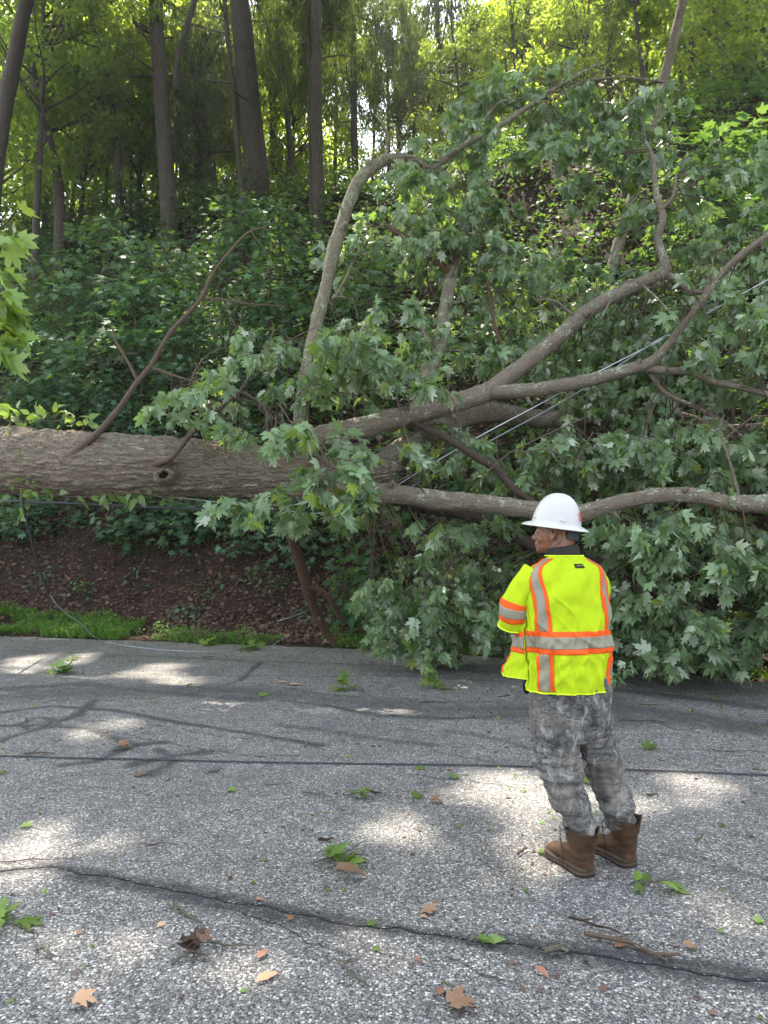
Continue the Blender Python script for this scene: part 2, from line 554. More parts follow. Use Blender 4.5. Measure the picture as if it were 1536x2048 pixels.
def grid_mesh(name, X, Y, Z, mat, attrs=None, wrap=False):
    ny, nx = X.shape
    V = np.stack([X, Y, Z], -1).reshape(-1, 3)
    i = np.arange(ny * nx).reshape(ny, nx)
    Q = np.stack([i[:-1, :-1], i[:-1, 1:], i[1:, 1:], i[1:, :-1]], -1).reshape(-1, 4)
    return mesh_np(name, V, quads=Q, attrs=attrs, mat=mat)


m, nt, out = new_mat('forest_soil'); g = NT(nt)
P_ = g.pos()
v1 = g.voro(P_, 16.0); v2 = g.voro(P_, 34.0)
n1 = g.noise(P_, 1.2, 4).outputs['Fac']; n2 = g.noise(P_, 40, 4).outputs['Fac']
hs = g.n('ShaderNodeSeparateColor'); g.link(v1.outputs['Color'], hs.inputs[0])
hs2 = g.n('ShaderNodeSeparateColor'); g.link(v2.outputs['Color'], hs2.inputs[0])
c = g.ramp(hs.outputs[0], [(0, (.02, .012, .008)), (.4, (.05, .027, .019)), (.75, (.09, .052, .038)), (1, (.15, .10, .075))])
c2 = g.ramp(hs2.outputs[0], [(0, (.025, .015, .01)), (.5, (.08, .045, .03)), (1, (.17, .11, .08))])
c = g.mix(.45, c, c2)
c = g.mix(g.ramp(n1, [(.45, 0.0), (.7, .6)]), c, (.03, .045, .018))
c = g.mix(g.ramp(n2, [(.3, .6), (.6, 0.0)]), c, (.015, .010, .008))
c = g.mix(1.0, c, (.55, .55, .55), 'MULTIPLY')
hgt = g.math('ADD', hs.outputs[0], hs2.outputs[1])
b = g.pbsdf(c, .9, .15, g.bump(hgt, .8, .03))
g.link(b.outputs[0], out.inputs['Surface'])
M['soil'] = m

gx = axis([(-300, -60, 30), (-60, -16, 2), (-16, 14, .22), (14, 50, 1.5), (50, 300, 30)])
gy = axis([(-200, -20, 20), (-20, 6, 1.5), (6, 26, .2), (26, 60, 1.0), (60, 300, 20)])
GX, GY = np.meshgrid(gx, gy)
GZ = terrain(GX.ravel(), GY.ravel()).reshape(GX.shape)
back = np.clip((-5 - GY) / 3, 0, 1)
GZ = np.where(GY < -5, GZ + back * .12, GZ)
o = grid_mesh('ground', GX, GY, GZ, M['soil']); tag(o, kind='structure')

# ------------------------------------------------------------------ road
m, nt, out = new_mat('asphalt'); g = NT(nt)
P_ = g.pos()
flat = nt.nodes.new('ShaderNodeVectorMath'); flat.operation = 'MULTIPLY'; g.link(P_, flat.inputs[0]); flat.inputs[1].default_value = (1, 1, 0)
FP = flat.outputs[0]
stain = g.attr('stain').outputs['Fac']; coarse = g.attr('coarse').outputs['Fac']
va = g.voro(FP, 88.0); vb = g.voro(FP, 190.0)
ca = g.n('ShaderNodeSeparateColor'); g.link(va.outputs['Color'], ca.inputs[0])
cb = g.n('ShaderNodeSeparateColor'); g.link(vb.outputs['Color'], cb.inputs[0])
# chip brightness: most stones mid grey, a few nearly white, a few buff
chip = g.ramp(ca.outputs[0], [(0, (.06, .06, .062)), (.35, (.16, .16, .162)), (.62, (.31, .307, .30)), (.82, (.58, .57, .55)), (1, (.95, .92, .87))])
chipc = g.ramp(ca.outputs[0], [(0, (.05, .05, .052)), (.25, (.15, .15, .152)), (.5, (.31, .308, .303)), (.75, (.62, .615, .60)), (1, (.98, .97, .93))])
chip = g.mix(coarse, chip, chipc)
small = g.ramp(cb.outputs[1], [(0, (.02, .02, .022)), (.4, (.12, .12, .122)), (1, (.50, .49, .47))])
edge = g.ramp(va.outputs['Distance'], [(.0, 1.0), (.42, 1.0), (.62, 0.0)])
use = g.math('MULTIPLY', edge, g.ramp(ca.outputs[1], [(.28, 0.0), (.34, 1.0)]))
c = g.mix(use, small, chip)
big = g.noise(FP, .9, 4, .6).outputs['Fac']
mid = g.noise(FP, 7.0, 4, .65).outputs['Fac']
c = g.mix(g.ramp(big, [(.3, .32), (.65, 0.0)]), c, (.05, .05, .056))
c = g.mix(g.ramp(mid, [(.35, .35), (.6, 0.0)]), c, (.06, .06, .065))
st = g.math('MULTIPLY', stain, g.ramp(g.noise(FP, 14, 4, .7).outputs['Fac'], [(.3, .55), (.6, 1.0)]))
c = g.mix(g.math('MULTIPLY', st, .93), c, (.028, .029, .033))
c = g.mix(1.0, c, (.83, .815, .795), 'MULTIPLY')
h = g.math('ADD', g.math('MULTIPLY', use, .8), g.math('MULTIPLY', cb.outputs[0], .35))
h = g.math('MULTIPLY', h, g.math('SUBTRACT', 1.0, g.math('MULTIPLY', stain, .5)))
b = g.pbsdf(c, g.ramp(ca.outputs[2], [(0, .55), (1, .85)]), .4, g.bump(h, .75, .004))
g.link(b.outputs[0], out.inputs['Surface'])
M['asphalt'] = m

m, nt, out = new_mat('tar'); g = NT(nt)
n_ = g.noise(g.pos(), 60, 4, .7).outputs['Fac']
v_ = g.voro(g.pos(), 120)
sp = g.n('ShaderNodeSeparateColor'); g.link(v_.outputs['Color'], sp.inputs[0])
c = g.mix(g.ramp(n_, [(.35, 0.0), (.65, 1.0)]), (.014, .014, .017), (.045, .046, .052))
c = g.mix(g.ramp(sp.outputs[0], [(.93, 0.0), (.95, .8)]), c, (.3, .3, .29))
b = g.pbsdf(c, .6, .4, g.bump(n_, .5, .004))
g.link(b.outputs[0], out.inputs['Surface'])
M['tar'] = m

rx = axis([(-90, -14, 4), (-14, -5, .25), (-5, 5.4, .028), (5.4, 14, .25), (14, 90, 4)])
NV = 420
vv = np.concatenate([np.linspace(0, .04, 12, endpoint=False), np.linspace(.04, 1, NV)])
RXg, VV = np.meshgrid(rx, vv)
y0 = np.interp(RXg, [-90, -14, -5, 5, 14, 90], [-5, -4, 1.6, 1.6, -4, -95])
jag = (fbm(np.stack([rx * 3, 0 * rx, 0 * rx], -1), 3, 21) - .5) * .22 + (fbm(np.stack([rx * 17, 0 * rx, 0 * rx], -1), 2, 22) - .5) * .06
y1 = ye(RXg) + jag[None] + .02
y0 = np.minimum(y0, y1 - 8)
# dense part from y0 up; coarse strip behind
yy = np.where(VV < .04, -6 + (y0 + 6) * (VV / .04), y0 + (y1 - y0) * (VV - .04) / .96)
yy = np.where(VV < .04, np.minimum(-6, y0 - 3) + (y0 - np.minimum(-6, y0 - 3)) * (VV / .04), yy)
zz = (fbm(np.stack([RXg.ravel() * .8, yy.ravel() * .8, 0 * yy.ravel()], -1), 2, 40) - .5).reshape(yy.shape) * .012


def polydist(px_pts, X, Y):
    """Distance on the ground from points X, Y to a polyline given in photo pixels."""
    G = [gnd(*p) for p in px_pts]
    d = np.full(X.shape, 9.0)
    for a, b_ in zip(G[:-1], G[1:]):
        ax, ay, bx, by = a.x, a.y, b_.x, b_.y
        L = (bx - ax) ** 2 + (by - ay) ** 2 + 1e-9
        t = np.clip(((X - ax) * (bx - ax) + (Y - ay) * (by - ay)) / L, 0, 1)
        d = np.minimum(d, np.hypot(X - ax - t * (bx - ax), Y - ay - t * (by - ay)))
    return d


msk = (np.abs(RXg) < 9) & (yy > 1)
Xs, Ys = RXg[msk], yy[msk]
wob = fbm(np.stack([Xs * 2.5, Ys * 2.5, 0 * Xs], -1), 3, 61)
wob2 = fbm(np.stack([Xs * 9, Ys * 9, 0 * Xs], -1), 2, 67)
st = np.zeros(Xs.shape)
STAINS = [  # polyline, half width (m), strength : tar smears and old sealant on the asphalt
    ([(-300, 1400), (0, 1392), (200, 1382), (420, 1378), (700, 1400), (1000, 1425), (1300, 1440), (1536, 1450), (1800, 1470)], .34, .40),
    ([(1230, 1410), (1380, 1440), (1536, 1455)], .35, .5),
    ([(0, 1425), (100, 1412), (230, 1420), (330, 1440), (520, 1470), (640, 1490)], .05, .6),
    ([(0, 1482), (60, 1462), (100, 1448), (102, 1436), (70, 1436), (40, 1448), (60, 1462), (120, 1450)], .045, .75),
    ([(0, 1450), (60, 1452), (110, 1448), (150, 1432), (190, 1400)], .05, .6),
    ([(110, 1452), (180, 1458), (240, 1480), (262, 1492)], .05, .8),
    ([(130, 1530), (200, 1520), (262, 1490), (330, 1484)], .05, .6),
    ([(270, 1528), (340, 1512), (405, 1504)], .075, .85),
    ([(318, 1500), (350, 1520), (300, 1548)], .06, .7),
    ([(370, 1390), (480, 1362), (520, 1325)], .035, .6),
    ([(0, 1300), (300, 1312), (520, 1322), (768, 1330), (1000, 1345)], .035, .35),
    ([(0, 1350), (300, 1348), (500, 1352), (800, 1352), (1000, 1362)], .03, .3),
    ([(-50, 1745), (100, 1733), (200, 1748), (300, 1768), (450, 1800), (640, 1838), (800, 1862), (1000, 1888), (1240, 1922), (1600, 1975)], .045, .6),
    ([(150, 1750), (230, 1765), (330, 1778), (520, 1820), (660, 1848)], .065, .95),
    ([(1000, 1890), (1150, 1905), (1300, 1930), (1536, 1962)], .075, .95),
    ([(450, 1390), (600, 1402), (760, 1430), (900, 1436), (1030, 1432)], .07, .5),
    ([(560, 1450), (660, 1462), (768, 1480), (870, 1490)], .06, .4),
    ([(1240, 1380), (1400, 1398), (1560, 1420)], .10, .45),
    ([(0, 1378), (160, 1368), (330, 1385), (520, 1400)], .12, .5),
    ([(860, 1500), (1060, 1540), (1300, 1545)], .02, .4),
    ([(900, 1462), (1010, 1480), (1060, 1500)], .05, .35),
    ([(1280, 1700), (1536, 1760)], .02, .35),
]
for pl, hw, k in STAINS:
    d = polydist(pl, Xs, Ys) + (wob - .5) * hw * 1.3 + (wob2 - .5) * min(hw, .06) * .8
    st = np.maximum(st, min(.98, k * 1.6) * np.clip(1.45 - d / hw, 0, 1))
# the old seam: coarse bare stone on the near side of it
seam = [gnd(*p) for p in ((-600, 1700), (0, 1742), (100, 1735), (200, 1748), (300, 1768), (450, 1800), (640, 1838), (800, 1862), (1000, 1888), (1240, 1922), (1536, 1965), (2400, 2060))]
sy = np.interp(Xs, [p.x for p in seam], [p.y for p in seam])
co = np.clip((sy - Ys) / .12 + .3, 0, 1) * .9 + .12
stain = np.zeros(RXg.shape); stain[msk] = st
coarse = np.full(RXg.shape, .1); coarse[msk] = co
o = grid_mesh('road', RXg, yy, zz * 1.0, M['asphalt'], attrs={'stain': stain.ravel(), 'coarse': coarse.ravel()})
tag(o, kind='structure')


def roadz(x, y):
    return (fbm(np.array([[x * .8, y * .8, 0]]), 2, 40)[0] - .5) * .012


# cracks and the tarred seam: thin ragged ribbons 4 mm above the asphalt
def ribbon(geo, pts, w, jag_=.5, wig=.012, zoff=.004, seed=0, taper=True):
    G = np.array([[*gnd(*p)[:2]] for p in pts])
    C, _ = spline([(a, b_, 0) for a, b_ in G], [1] * len(G), .02)
    n = len(C)
    T = unit(np.gradient(C, axis=0)); Nn = np.stack([-T[:, 1], T[:, 0], 0 * T[:, 0]], -1)
    s = np.arange(n) * .02
    C = C + Nn * ((fbm(np.stack([s * 9, 0 * s + seed, 0 * s], -1), 3, seed) - .5) * 4 * wig)[:, None]
    w1 = w * (1 + jag_ * 3 * (fbm(np.stack([s * 22, 0 * s, 0 * s + seed], -1), 3, seed + 3) - .5))
    w2 = w * (1 + jag_ * 3 * (fbm(np.stack([s * 22, 0 * s + 9, 0 * s + seed], -1), 3, seed + 8) - .5))
    if taper:
        e = np.clip(np.minimum(np.arange(n), n - 1 - np.arange(n)) / 12, .1, 1); w1 = w1 * e; w2 = w2 * e
    A = C + Nn * np.clip(w1, .0008, None)[:, None] / 2; B_ = C - Nn * np.clip(w2, .0008, None)[:, None] / 2
    V = np.concatenate([A, B_])
    V[:, 2] = (fbm(np.stack([V[:, 0] * .8, V[:, 1] * .8, 0 * V[:, 0]], -1), 2, 40) - .5) * .012 + zoff
    i = np.arange(n - 1)
    geo.add(V, quads=np.stack([i, i + n, i + n + 1, i + 1], -1))


gcr = Geo()
SEAM = [(-900, 1700), (-500, 1722), (-200, 1760), (-60, 1748), (0, 1743), (60, 1736), (110, 1734), (150, 1745), (200, 1752), (260, 1764), (330, 1776), (400, 1793), (470, 1806), (540, 1818), (640, 1838), (760, 1856), (880, 1870), (1000, 1888), (1120, 1903), (1240, 1921), (1380, 1942), (1560, 1968), (1900, 1990), (2300, 2060)]
ribbon(gcr, SEAM, .014, .7, .010, .004, 1, False)
CRK = [
    ([(400, 1795), (440, 1812), (520, 1838), (570, 1860), (660, 1895), (768, 1925)], .006),
    ([(760, 1858), (830, 1888), (900, 1920), (1000, 1962), (1100, 2000)], .005),
    ([(640, 1850), (700, 1880), (768, 1905), (850, 1930)], .004),
    ([(0, 1462), (120, 1440), (230, 1445), (330, 1452), (420, 1470), (520, 1480)], .007),
    ([(0, 1305), (180, 1312), (360, 1316), (540, 1325), (760, 1330), (1010, 1350)], .010),
    ([(180, 1455), (300, 1480), (420, 1500), (520, 1512), (700, 1508)], .006),
    ([(770, 1542), (880, 1556), (980, 1566), (1060, 1580)], .006),
    ([(1230, 1435), (1300, 1440), (1360, 1460), (1420, 1452)], .007),
    ([(1300, 1500), (1380, 1498), (1460, 1510), (1536, 1520)], .007),
    ([(1290, 1700), (1380, 1712), (1460, 1735), (1540, 1760)], .004),
    ([(330, 1715), (345, 1745), (340, 1765)], .003),
    ([(420, 1700), (445, 1720), (438, 1745)], .003),
    ([(540, 1800), (560, 1780), (610, 1762), (690, 1740)], .003),
    ([(230, 1350), (330, 1352), (480, 1345), (560, 1330)], .008),
    ([(620, 1400), (700, 1420), (860, 1435), (1020, 1440)], .008),
    ([(560, 1372), (640, 1388), (760, 1394), (880, 1404), (1040, 1402)], .008),
    ([(1236, 1380), (1330, 1396), (1440, 1400), (1540, 1416)], .008),
    ([(900, 1700), (960, 1722), (1010, 1750), (1100, 1768)], .003),
    ([(0, 1560), (160, 1572), (330, 1590), (480, 1588), (640, 1600)], .003),
    ([(1100, 1960), (1180, 1975), (1300, 2010), (1400, 2030)], .004),
    ([(800, 1990), (870, 2010), (960, 2020), (1050, 2048)], .004),
    ([(20, 1990), (60, 2020), (70, 2060)], .004),
]
for k, (pl, w) in enumerate(CRK):
    ribbon(gcr, pl, w, .9, .02, .0045, 10 + k)
    if k % 2 == 0:      # side branch
        a = pl[len(pl) // 2]
        ribbon(gcr, [a, (a[0] + 40, a[1] + 16), (a[0] + 95, a[1] + 20)], w * .5, .9, .02, .005, 60 + k)
o = gcr.build('road_cracks', M['tar'], smooth=False); tag(o, kind='structure')

# ------------------------------------------------------------------ verge grass and the leaf litter on the bank
gg = Geo()


def verge(xa, xb, s0, s1, n, hmin, hmax, seed):
    r = np.random.default_rng(seed)
    x = r.uniform(xa, xb, n); s = r.uniform(s0, s1, n)
    y = ye(x) + s
    k = fbm(np.stack([x * 2.2, y * 2.2, 0 * x], -1), 2, 5) > (.44 + .10 * np.clip((x + 4) / 3, 0, 1))
    x, y = x[k], y[k]; n = len(x)
    z = terrain(x, y)
    d = np.stack([r.normal(0, .55, n), r.normal(0, .55, n) - .15, np.ones(n)], -1)
    return np.stack([x, y, z - .005], -1), d, r.uniform(hmin, hmax, n)


BL = (np.array([(-.05, 0, 0), (.05, 0, 0), (.035, .55, .03), (0, 1, -.06), (-.035, .55, .03)], float), np.array([(0, 1, 2), (0, 2, 4), (4, 2, 3)]))
for args in ((-9.5, -4.3, .02, 1.3, 9000, .06, .24, 1), (-4.4, .6, .0, .30, 2300, .04, .12, 2), (.4, 9, .0, .5, 5000, .04, .12, 4), (-20, -8.5, .0, 1.0, 9000, .06, .16, 5)):
    p_, d_, h_ = verge(*args)
    leaves(gg, BL, p_, d_, rdir(len(p_)), h_)
for args in ((-9.5, -4.3, .02, 1.35, 11000, .03, .075, 11), (-4.4, .4, .0, .5, 3600, .025, .06, 12)):
    p_, d_, h_ = verge(*args)
    p_[:, 2] += RNG.uniform(.01, .30, len(p_)) * fbm(p_ * 3.1, 2, 66)
    leaves(gg, OVATE, p_, d_ * (1, 1, .3), np.array([0, -.3, 1]) + .5 * rdir(len(p_)), h_)
o = gg.build('grass', M['grass']); tag(o, 'bright green grass and weeds along the far road edge', 'grass', kind='stuff')

gl = Geo()
r = np.random.default_rng(77)
n = 26000
x = r.uniform(-9.5, 3.2, n); s = r.uniform(.12, 6.5, n) ** 1.0
y = ye(x) + s
keep = ~((s < 1.1) & (x < -3.7) & (r.uniform(size=n) < .8))
x, y = x[keep], y[keep]; n = len(x)
z = terrain(x, y) + r.uniform(.004, .035, n)
d = r.normal(size=(n, 3)) * (1, 1, .35); d[:, 2] += d[:, 1] * .5
nr = np.array([0, -.5, 1]) + .55 * rdir(n)
h = n // 2
leaves(gl, HEX, np.stack([x, y, z], -1)[:h], d[:h], nr[:h], r.uniform(.05, .11, h), curl=.5)
leaves(gl, OVATE, np.stack([x, y, z], -1)[h:], d[h:], nr[h:], r.uniform(.05, .10, n - h), curl=.6)
# a thinner fall higher up, in the clearing behind the crown
n = 5000
x = r.uniform(2, 10, n); s = r.uniform(6, 16, n); y = ye(x) + s
leaves(gl, HEX, np.stack([x, y, terrain(x, y) + .02], -1), r.normal(size=(n, 3)) * (1, 1, .5), np.array([0, -.6, 1]) + .5 * rdir(n), r.uniform(.05, .09, n), curl=.5)
o = gl.build('leaf_litter', M['dry_leaf'], smooth=False); tag(o, 'reddish brown dead leaves covering the bank behind the verge', 'leaf litter', kind='stuff')
# ------------------------------------------------------------------ the fallen tree
ft = empty('fallen_tree', (-5.0, 10.0, 0), 'huge fallen oak lying across the far road edge, crown to the right', 'fallen tree')
ft_net = []     # (points, root limb object name) for attaching sprays

gt = Geo()
TP = [Vector((-15.5, 18.0, 3.3)), Vector((-12.0, 15.4, 3.0)), Vector((-8.4, 12.4, 2.75)), at(-130, 912, 10.4), at(0, 919, 9.8), at(150, 926, 9.4), at(300, 931, 9.05), at(400, 936, 8.9),
      at(480, 940, 8.8), at(560, 948, 8.7), at(640, 955, 8.65), at(720, 955, 8.65), at(790, 948, 8.7)]
TR = [.60, .56, .52, .475, .452, .425, .385, .355, .33, .31, .30, .24, .16]
C_tr, R_tr = tube(gt, TP, TR, nseg=180, step=.022, lump=.06, lumpf=1.1, ridge=.030, seed=2)
trunk = gt.build('trunk', M['bark_big'], ft); trunk.name = 'trunk'
ft_net.append((C_tr[C_tr[:, 0] > -1.6], None))
# knot hole and swellings
gk = Geo()
kc = at(326, 950, 8.50)
th = np.linspace(0, 2 * math.pi, 28, endpoint=False)
prof = [(.175, .16), (.150, .07), (.120, .005), (.088, -.015), (.062, .015), (.050, .075), (.02, .105), (.001, .108)]
V = []
for (rr_, dep) in prof:
    for k, t in enumerate(th):
        wv = 1 + .20 * math.sin(2 * t + .6) + .09 * math.sin(5 * t) + .06 * math.sin(9 * t + rr_ * 40)
        V.append((kc.x + math.cos(t) * rr_ * wv * .82, kc.y + dep * 1.0, kc.z + math.sin(t) * rr_ * wv * .70 - .0))
n_ = len(th)
Q = [(a * n_ + k, a * n_ + (k + 1) % n_, (a + 1) * n_ + (k + 1) % n_, (a + 1) * n_ + k) for a in range(len(prof) - 1) for k in range(n_)]
gk.add(V, quads=Q, bark=np.array(V) - np.array([list(kc)]))
kn = gk.build('knot_hole', M['bark_big'], ft)
kn['label'] = 'dark round knot hole in the trunk'
gk = Geo()
V = [(kc.x, kc.y + .022, kc.z)] + [(kc.x + math.cos(t) * .048 * (1 + .2 * math.sin(2 * t + .6)), kc.y + .020, kc.z + math.sin(t) * .040) for t in th]
gk.add(V, tris=[(0, 1 + k, 1 + (k + 1) % len(th)) for k in range(len(th))], bark=V)
gk.build('hole_shade', simple_mat('hole_shade', (.012, .009, .007), .95, .05), kn)  # dark disc put in for the shade inside the knot hole
for (px, py, rr_) in ((468, 920, .06), (128, 915, .12), (610, 902, .10)):
    gk = Geo()
    c_ = at(px, py, 8.62 if px > 300 else 9.1)
    tube(gk, [c_ + Vector((0, .12, 0)), c_ + Vector((0, .0, 0)), c_ + Vector((0, -.07, .0))], [rr_ * 1.4, rr_ * 1.1, rr_ * .6], 16, .03, lump=.15, lumpf=12)
    gk.build('burl', M['bark_big'], ft)

LIMBS = {}


def fine_twigs(g_, C, n, L, r0=.004, seed=0, depth=2, up=.1):
    r = np.random.default_rng(seed)
    for _ in range(n):
        a = Vector(C[r.integers(len(C) // 3, len(C))])
        d = Vector(r.normal(size=3)) + Vector((.2, -.1, up)); d.normalize()
        P = [a]; l = L * r.uniform(.4, 1)
        for k in range(4):
            d = (d + Vector(r.normal(size=3)) * .28 + Vector((0, 0, .03))).normalized(); P.append(P[-1] + d * l / 4)
        tube(g_, P, [r0, r0 * .8, r0 * .65, r0 * .5, r0 * .3], 5, .1, cap=False)
        if depth > 1:
            fine_twigs(g_, np.array([list(q) for q in P]), 2, l * .6, r0 * .6, int(r.integers(1e6)), depth - 1, up)


def limb(key, name, pts, mat='bark_limb', parent=None, nseg=20, step=.035, lump=.13, ridge=.008, extra=(), label=None, net=True, fine=None):
    g_ = Geo()
    par = LIMBS[parent] if parent else ft
    P, R = pxlimb(pts)
    C, _ = tube(g_, P, R, nseg, step, lump=lump, lumpf=3.0, ridge=ridge, seed=len(LIMBS) * 7)
    allC = [C]
    for e in extra:
        P, R = pxlimb(e)
        C, _ = tube(g_, P, R, max(6, nseg - 4), step, lump=lump, lumpf=3.5, ridge=ridge * .6, seed=len(LIMBS) * 7 + 3)
        allC.append(C)
    rs = np.random.default_rng(len(LIMBS) * 3 + 1)       # snapped stubs and knobs along the limb
    if nseg >= 14:
        Cm, Rm = spline(*pxlimb(pts), .06)
        for _ in range(int(len(Cm) / 14)):
            q = int(rs.integers(3, len(Cm) - 3)); ax = Vector(Cm[q + 1] - Cm[q]).normalized()
            d = Vector(rs.normal(size=3)); d = (d - ax * d.dot(ax)).normalized()
            a = Vector(Cm[q]) + d * Rm[q] * .6; l = Rm[q] * rs.uniform(.6, 1.3)
            r_ = Rm[q] * rs.uniform(.25, .5)
            tube(g_, [a, a + d * l * .5, a + (d + ax * .3).normalized() * l], [r_ * 1.3, r_, r_ * .75], 8, .03, lump=.2, lumpf=14)
    if fine: fine_twigs(g_, np.concatenate(allC[:fine[2]] if len(fine) > 2 else allC), fine[0], fine[1], seed=len(LIMBS))
    ob = g_.build(name, M[mat], par)
    if label: ob['label'] = label
    LIMBS[key] = ob
    root = key
    LIMBS.setdefault('_root', {})[key] = LIMBS['_root'][parent] if parent else key
    if net:
        ft_net.append((np.concatenate(allC), LIMBS['_root'][key]))
    return ob


limb('upper', 'limb', [(545, 930, 8.75, 60), (600, 893, 8.6, 56), (650, 872, 8.5, 50), (705, 860, 8.5, 46), (760, 846, 8.5, 46), (815, 832, 8.55, 43), (870, 818, 8.6, 42), (935, 798, 8.7, 40), (985, 782, 8.8, 42)], nseg=36, ridge=.011,
     label='long grey limb rising to the right from the trunk fork')
limb('upper_a', 'branch', [(960, 792, 8.75, 36), (1010, 758, 8.75, 36), (1050, 728, 8.75, 34), (1110, 680, 8.8, 33), (1180, 620, 8.9, 31), (1250, 581, 9.0, 28), (1290, 562, 9.0, 26), (1326, 545, 9.1, 26), (1328, 520, 9.1, 19), (1316, 480, 9.2, 17), (1326, 435, 9.2, 17), (1312, 385, 9.3, 14), (1306, 320, 9.4, 10), (1290, 280, 9.5, 6)],
     parent='upper', nseg=24, fine=(26, .8), extra=[[(1320, 545, 9.1, 20), (1352, 560, 9.1, 16), (1385, 583, 9.1, 14), (1425, 590, 9.2, 12), (1480, 640, 9.2, 8)], [(1165, 640, 8.85, 9), (1140, 625, 8.8, 7), (1110, 602, 8.8, 5), (1070, 600, 8.8, 3)],
                                     [(1320, 420, 9.2, 10), (1345, 395, 9.2, 8), (1352, 350, 9.3, 6)]])
limb('upper_b', 'branch', [(970, 786, 8.8, 34), (1030, 783, 8.6, 33), (1080, 779, 8.5, 31), (1130, 770, 8.45, 29), (1200, 755, 8.4, 27), (1265, 737, 8.35, 27), (1300, 727, 8.3, 26), (1330, 697, 8.3, 17), (1365, 650, 8.2, 14), (1400, 608, 8.1, 15), (1440, 552, 8.0, 14), (1480, 512, 7.9, 15), (1536, 470, 7.8, 14), (1640, 400, 7.7, 12), (1760, 330, 7.6, 6)],
     parent='upper', nseg=22, fine=(26, .8), extra=[[(1285, 735, 8.32, 20), (1330, 742, 8.3, 19), (1380, 745, 8.3, 16), (1430, 765, 8.3, 14), (1480, 775, 8.3, 14), (1540, 792, 8.3, 13), (1640, 830, 8.3, 9), (1720, 850, 8.3, 5)],
                                     [(1300, 745, 8.35, 12), (1330, 785, 8.4, 11), (1385, 812, 8.4, 10), (1440, 840, 8.5, 10), (1480, 870, 8.5, 7), (1520, 910, 8.5, 4)],
                                     [(1440, 765, 8.3, 9), (1480, 760, 8.3, 9), (1560, 735, 8.2, 8), (1640, 710, 8.2, 5)], [(1200, 640, 8.5, 3), (1262, 560, 8.6, 4), (1365, 650, 8.2, 6)],
                                     [(1395, 612, 8.1, 7), (1420, 560, 8.2, 5), (1426, 515, 8.3, 3)]])
limb('second', 'limb', [(690, 965, 8.75, 60), (750, 940, 8.8, 58), (800, 905, 8.9, 52), (850, 870, 9.0, 46), (905, 843, 9.1, 44), (965, 826, 9.2, 42), (1020, 828, 9.3, 40), (1080, 838, 9.4, 38), (1150, 838, 9.5, 37), (1225, 830, 9.6, 34), (1310, 829, 9.7, 30), (1380, 842, 9.8, 27), (1450, 858, 9.9, 22), (1560, 850, 10, 16), (1700, 840, 10, 8)],
     nseg=34, ridge=.011, label='heavy dark limb running right behind the utility cables')
limb('lower', 'limb', [(650, 965, 8.55, 56), (700, 978, 8.35, 44), (760, 986, 8.2, 40), (820, 992, 8.1, 40), (880, 1000, 8.0, 39), (960, 1006, 7.9, 37), (1040, 1016, 7.8, 37), (1120, 1026, 7.7, 40), (1160, 1026, 7.65, 37), (1210, 1013, 7.6, 34), (1250, 1003, 7.55, 34), (1300, 993, 7.5, 33), (1350, 990, 7.5, 34), (1400, 993, 7.45, 33), (1460, 1006, 7.4, 34), (1530, 1008, 7.4, 38), (1620, 1004, 7.3, 28), (1760, 1000, 7.3, 14)],
     nseg=36, ridge=.011, extra=[[(1530, 1005, 7.4, 20), (1560, 970, 7.4, 18), (1620, 920, 7.4, 12)], [(1480, 1000, 7.4, 5), (1470, 960, 7.4, 7), (1455, 910, 7.4, 6), (1440, 860, 7.5, 5), (1448, 830, 7.5, 3)]],
     label='lichen covered lower limb passing behind the white hard hat')
limb('rising', 'limb', [(600, 935, 8.75, 38), (601, 880, 8.9, 35), (604, 810, 9.1, 31), (618, 720, 9.3, 29), (632, 650, 9.5, 28), (648, 590, 9.6, 28), (664, 520, 9.7, 28), (680, 460, 9.8, 28), (700, 400, 9.9, 27), (718, 362, 9.9, 27), (742, 338, 9.9, 26), (768, 320, 9.9, 25), (790, 316, 9.9, 20), (820, 316, 9.95, 15), (862, 335, 10, 12), (885, 322, 10, 14), (930, 290, 10, 14), (1000, 252, 10, 12), (1060, 210, 10, 11), (1130, 165, 10.1, 8), (1200, 125, 10.2, 4)],
     mat='bark_pale', nseg=16, label='pale lichened limb standing up and bending right at its top', fine=(30, .8),
     extra=[[(715, 365, 9.9, 8), (722, 340, 9.9, 6), (726, 315, 9.9, 2)], [(930, 290, 10, 8), (968, 240, 10, 6), (1000, 205, 10, 5), (1050, 195, 10, 3)], [(1060, 206, 10, 8), (1100, 200, 10, 5), (1165, 165, 10, 6), (1240, 155, 10, 5), (1300, 160, 10, 5), (1370, 170, 10, 3)],
            [(740, 450, 10, 4), (690, 560, 9.9, 6), (664, 600, 9.7, 8)], [(855, 340, 10, 5), (895, 350, 10, 9), (905, 380, 10, 6)], [(770, 315, 9.9, 8), (776, 270, 9.9, 6), (752, 230, 9.9, 4)]])
limb('forked', 'limb', [(826, 850, 8.6, 38), (838, 800, 8.9, 35), (856, 745, 9.2, 33), (874, 705, 9.4, 31), (886, 660, 9.6, 31), (892, 610, 9.8, 28), (900, 560, 9.9, 26), (910, 520, 10, 22), (925, 470, 10.1, 14), (930, 420, 10.2, 10), (940, 350, 10.3, 6)],
     mat='bark_pale', nseg=20, fine=(16, .7), label='pale mossy limb standing up from the middle of the fork', extra=[[(862, 725, 9.35, 12), (858, 690, 9.4, 12), (835, 640, 9.4, 7), (825, 590, 9.4, 4)]])
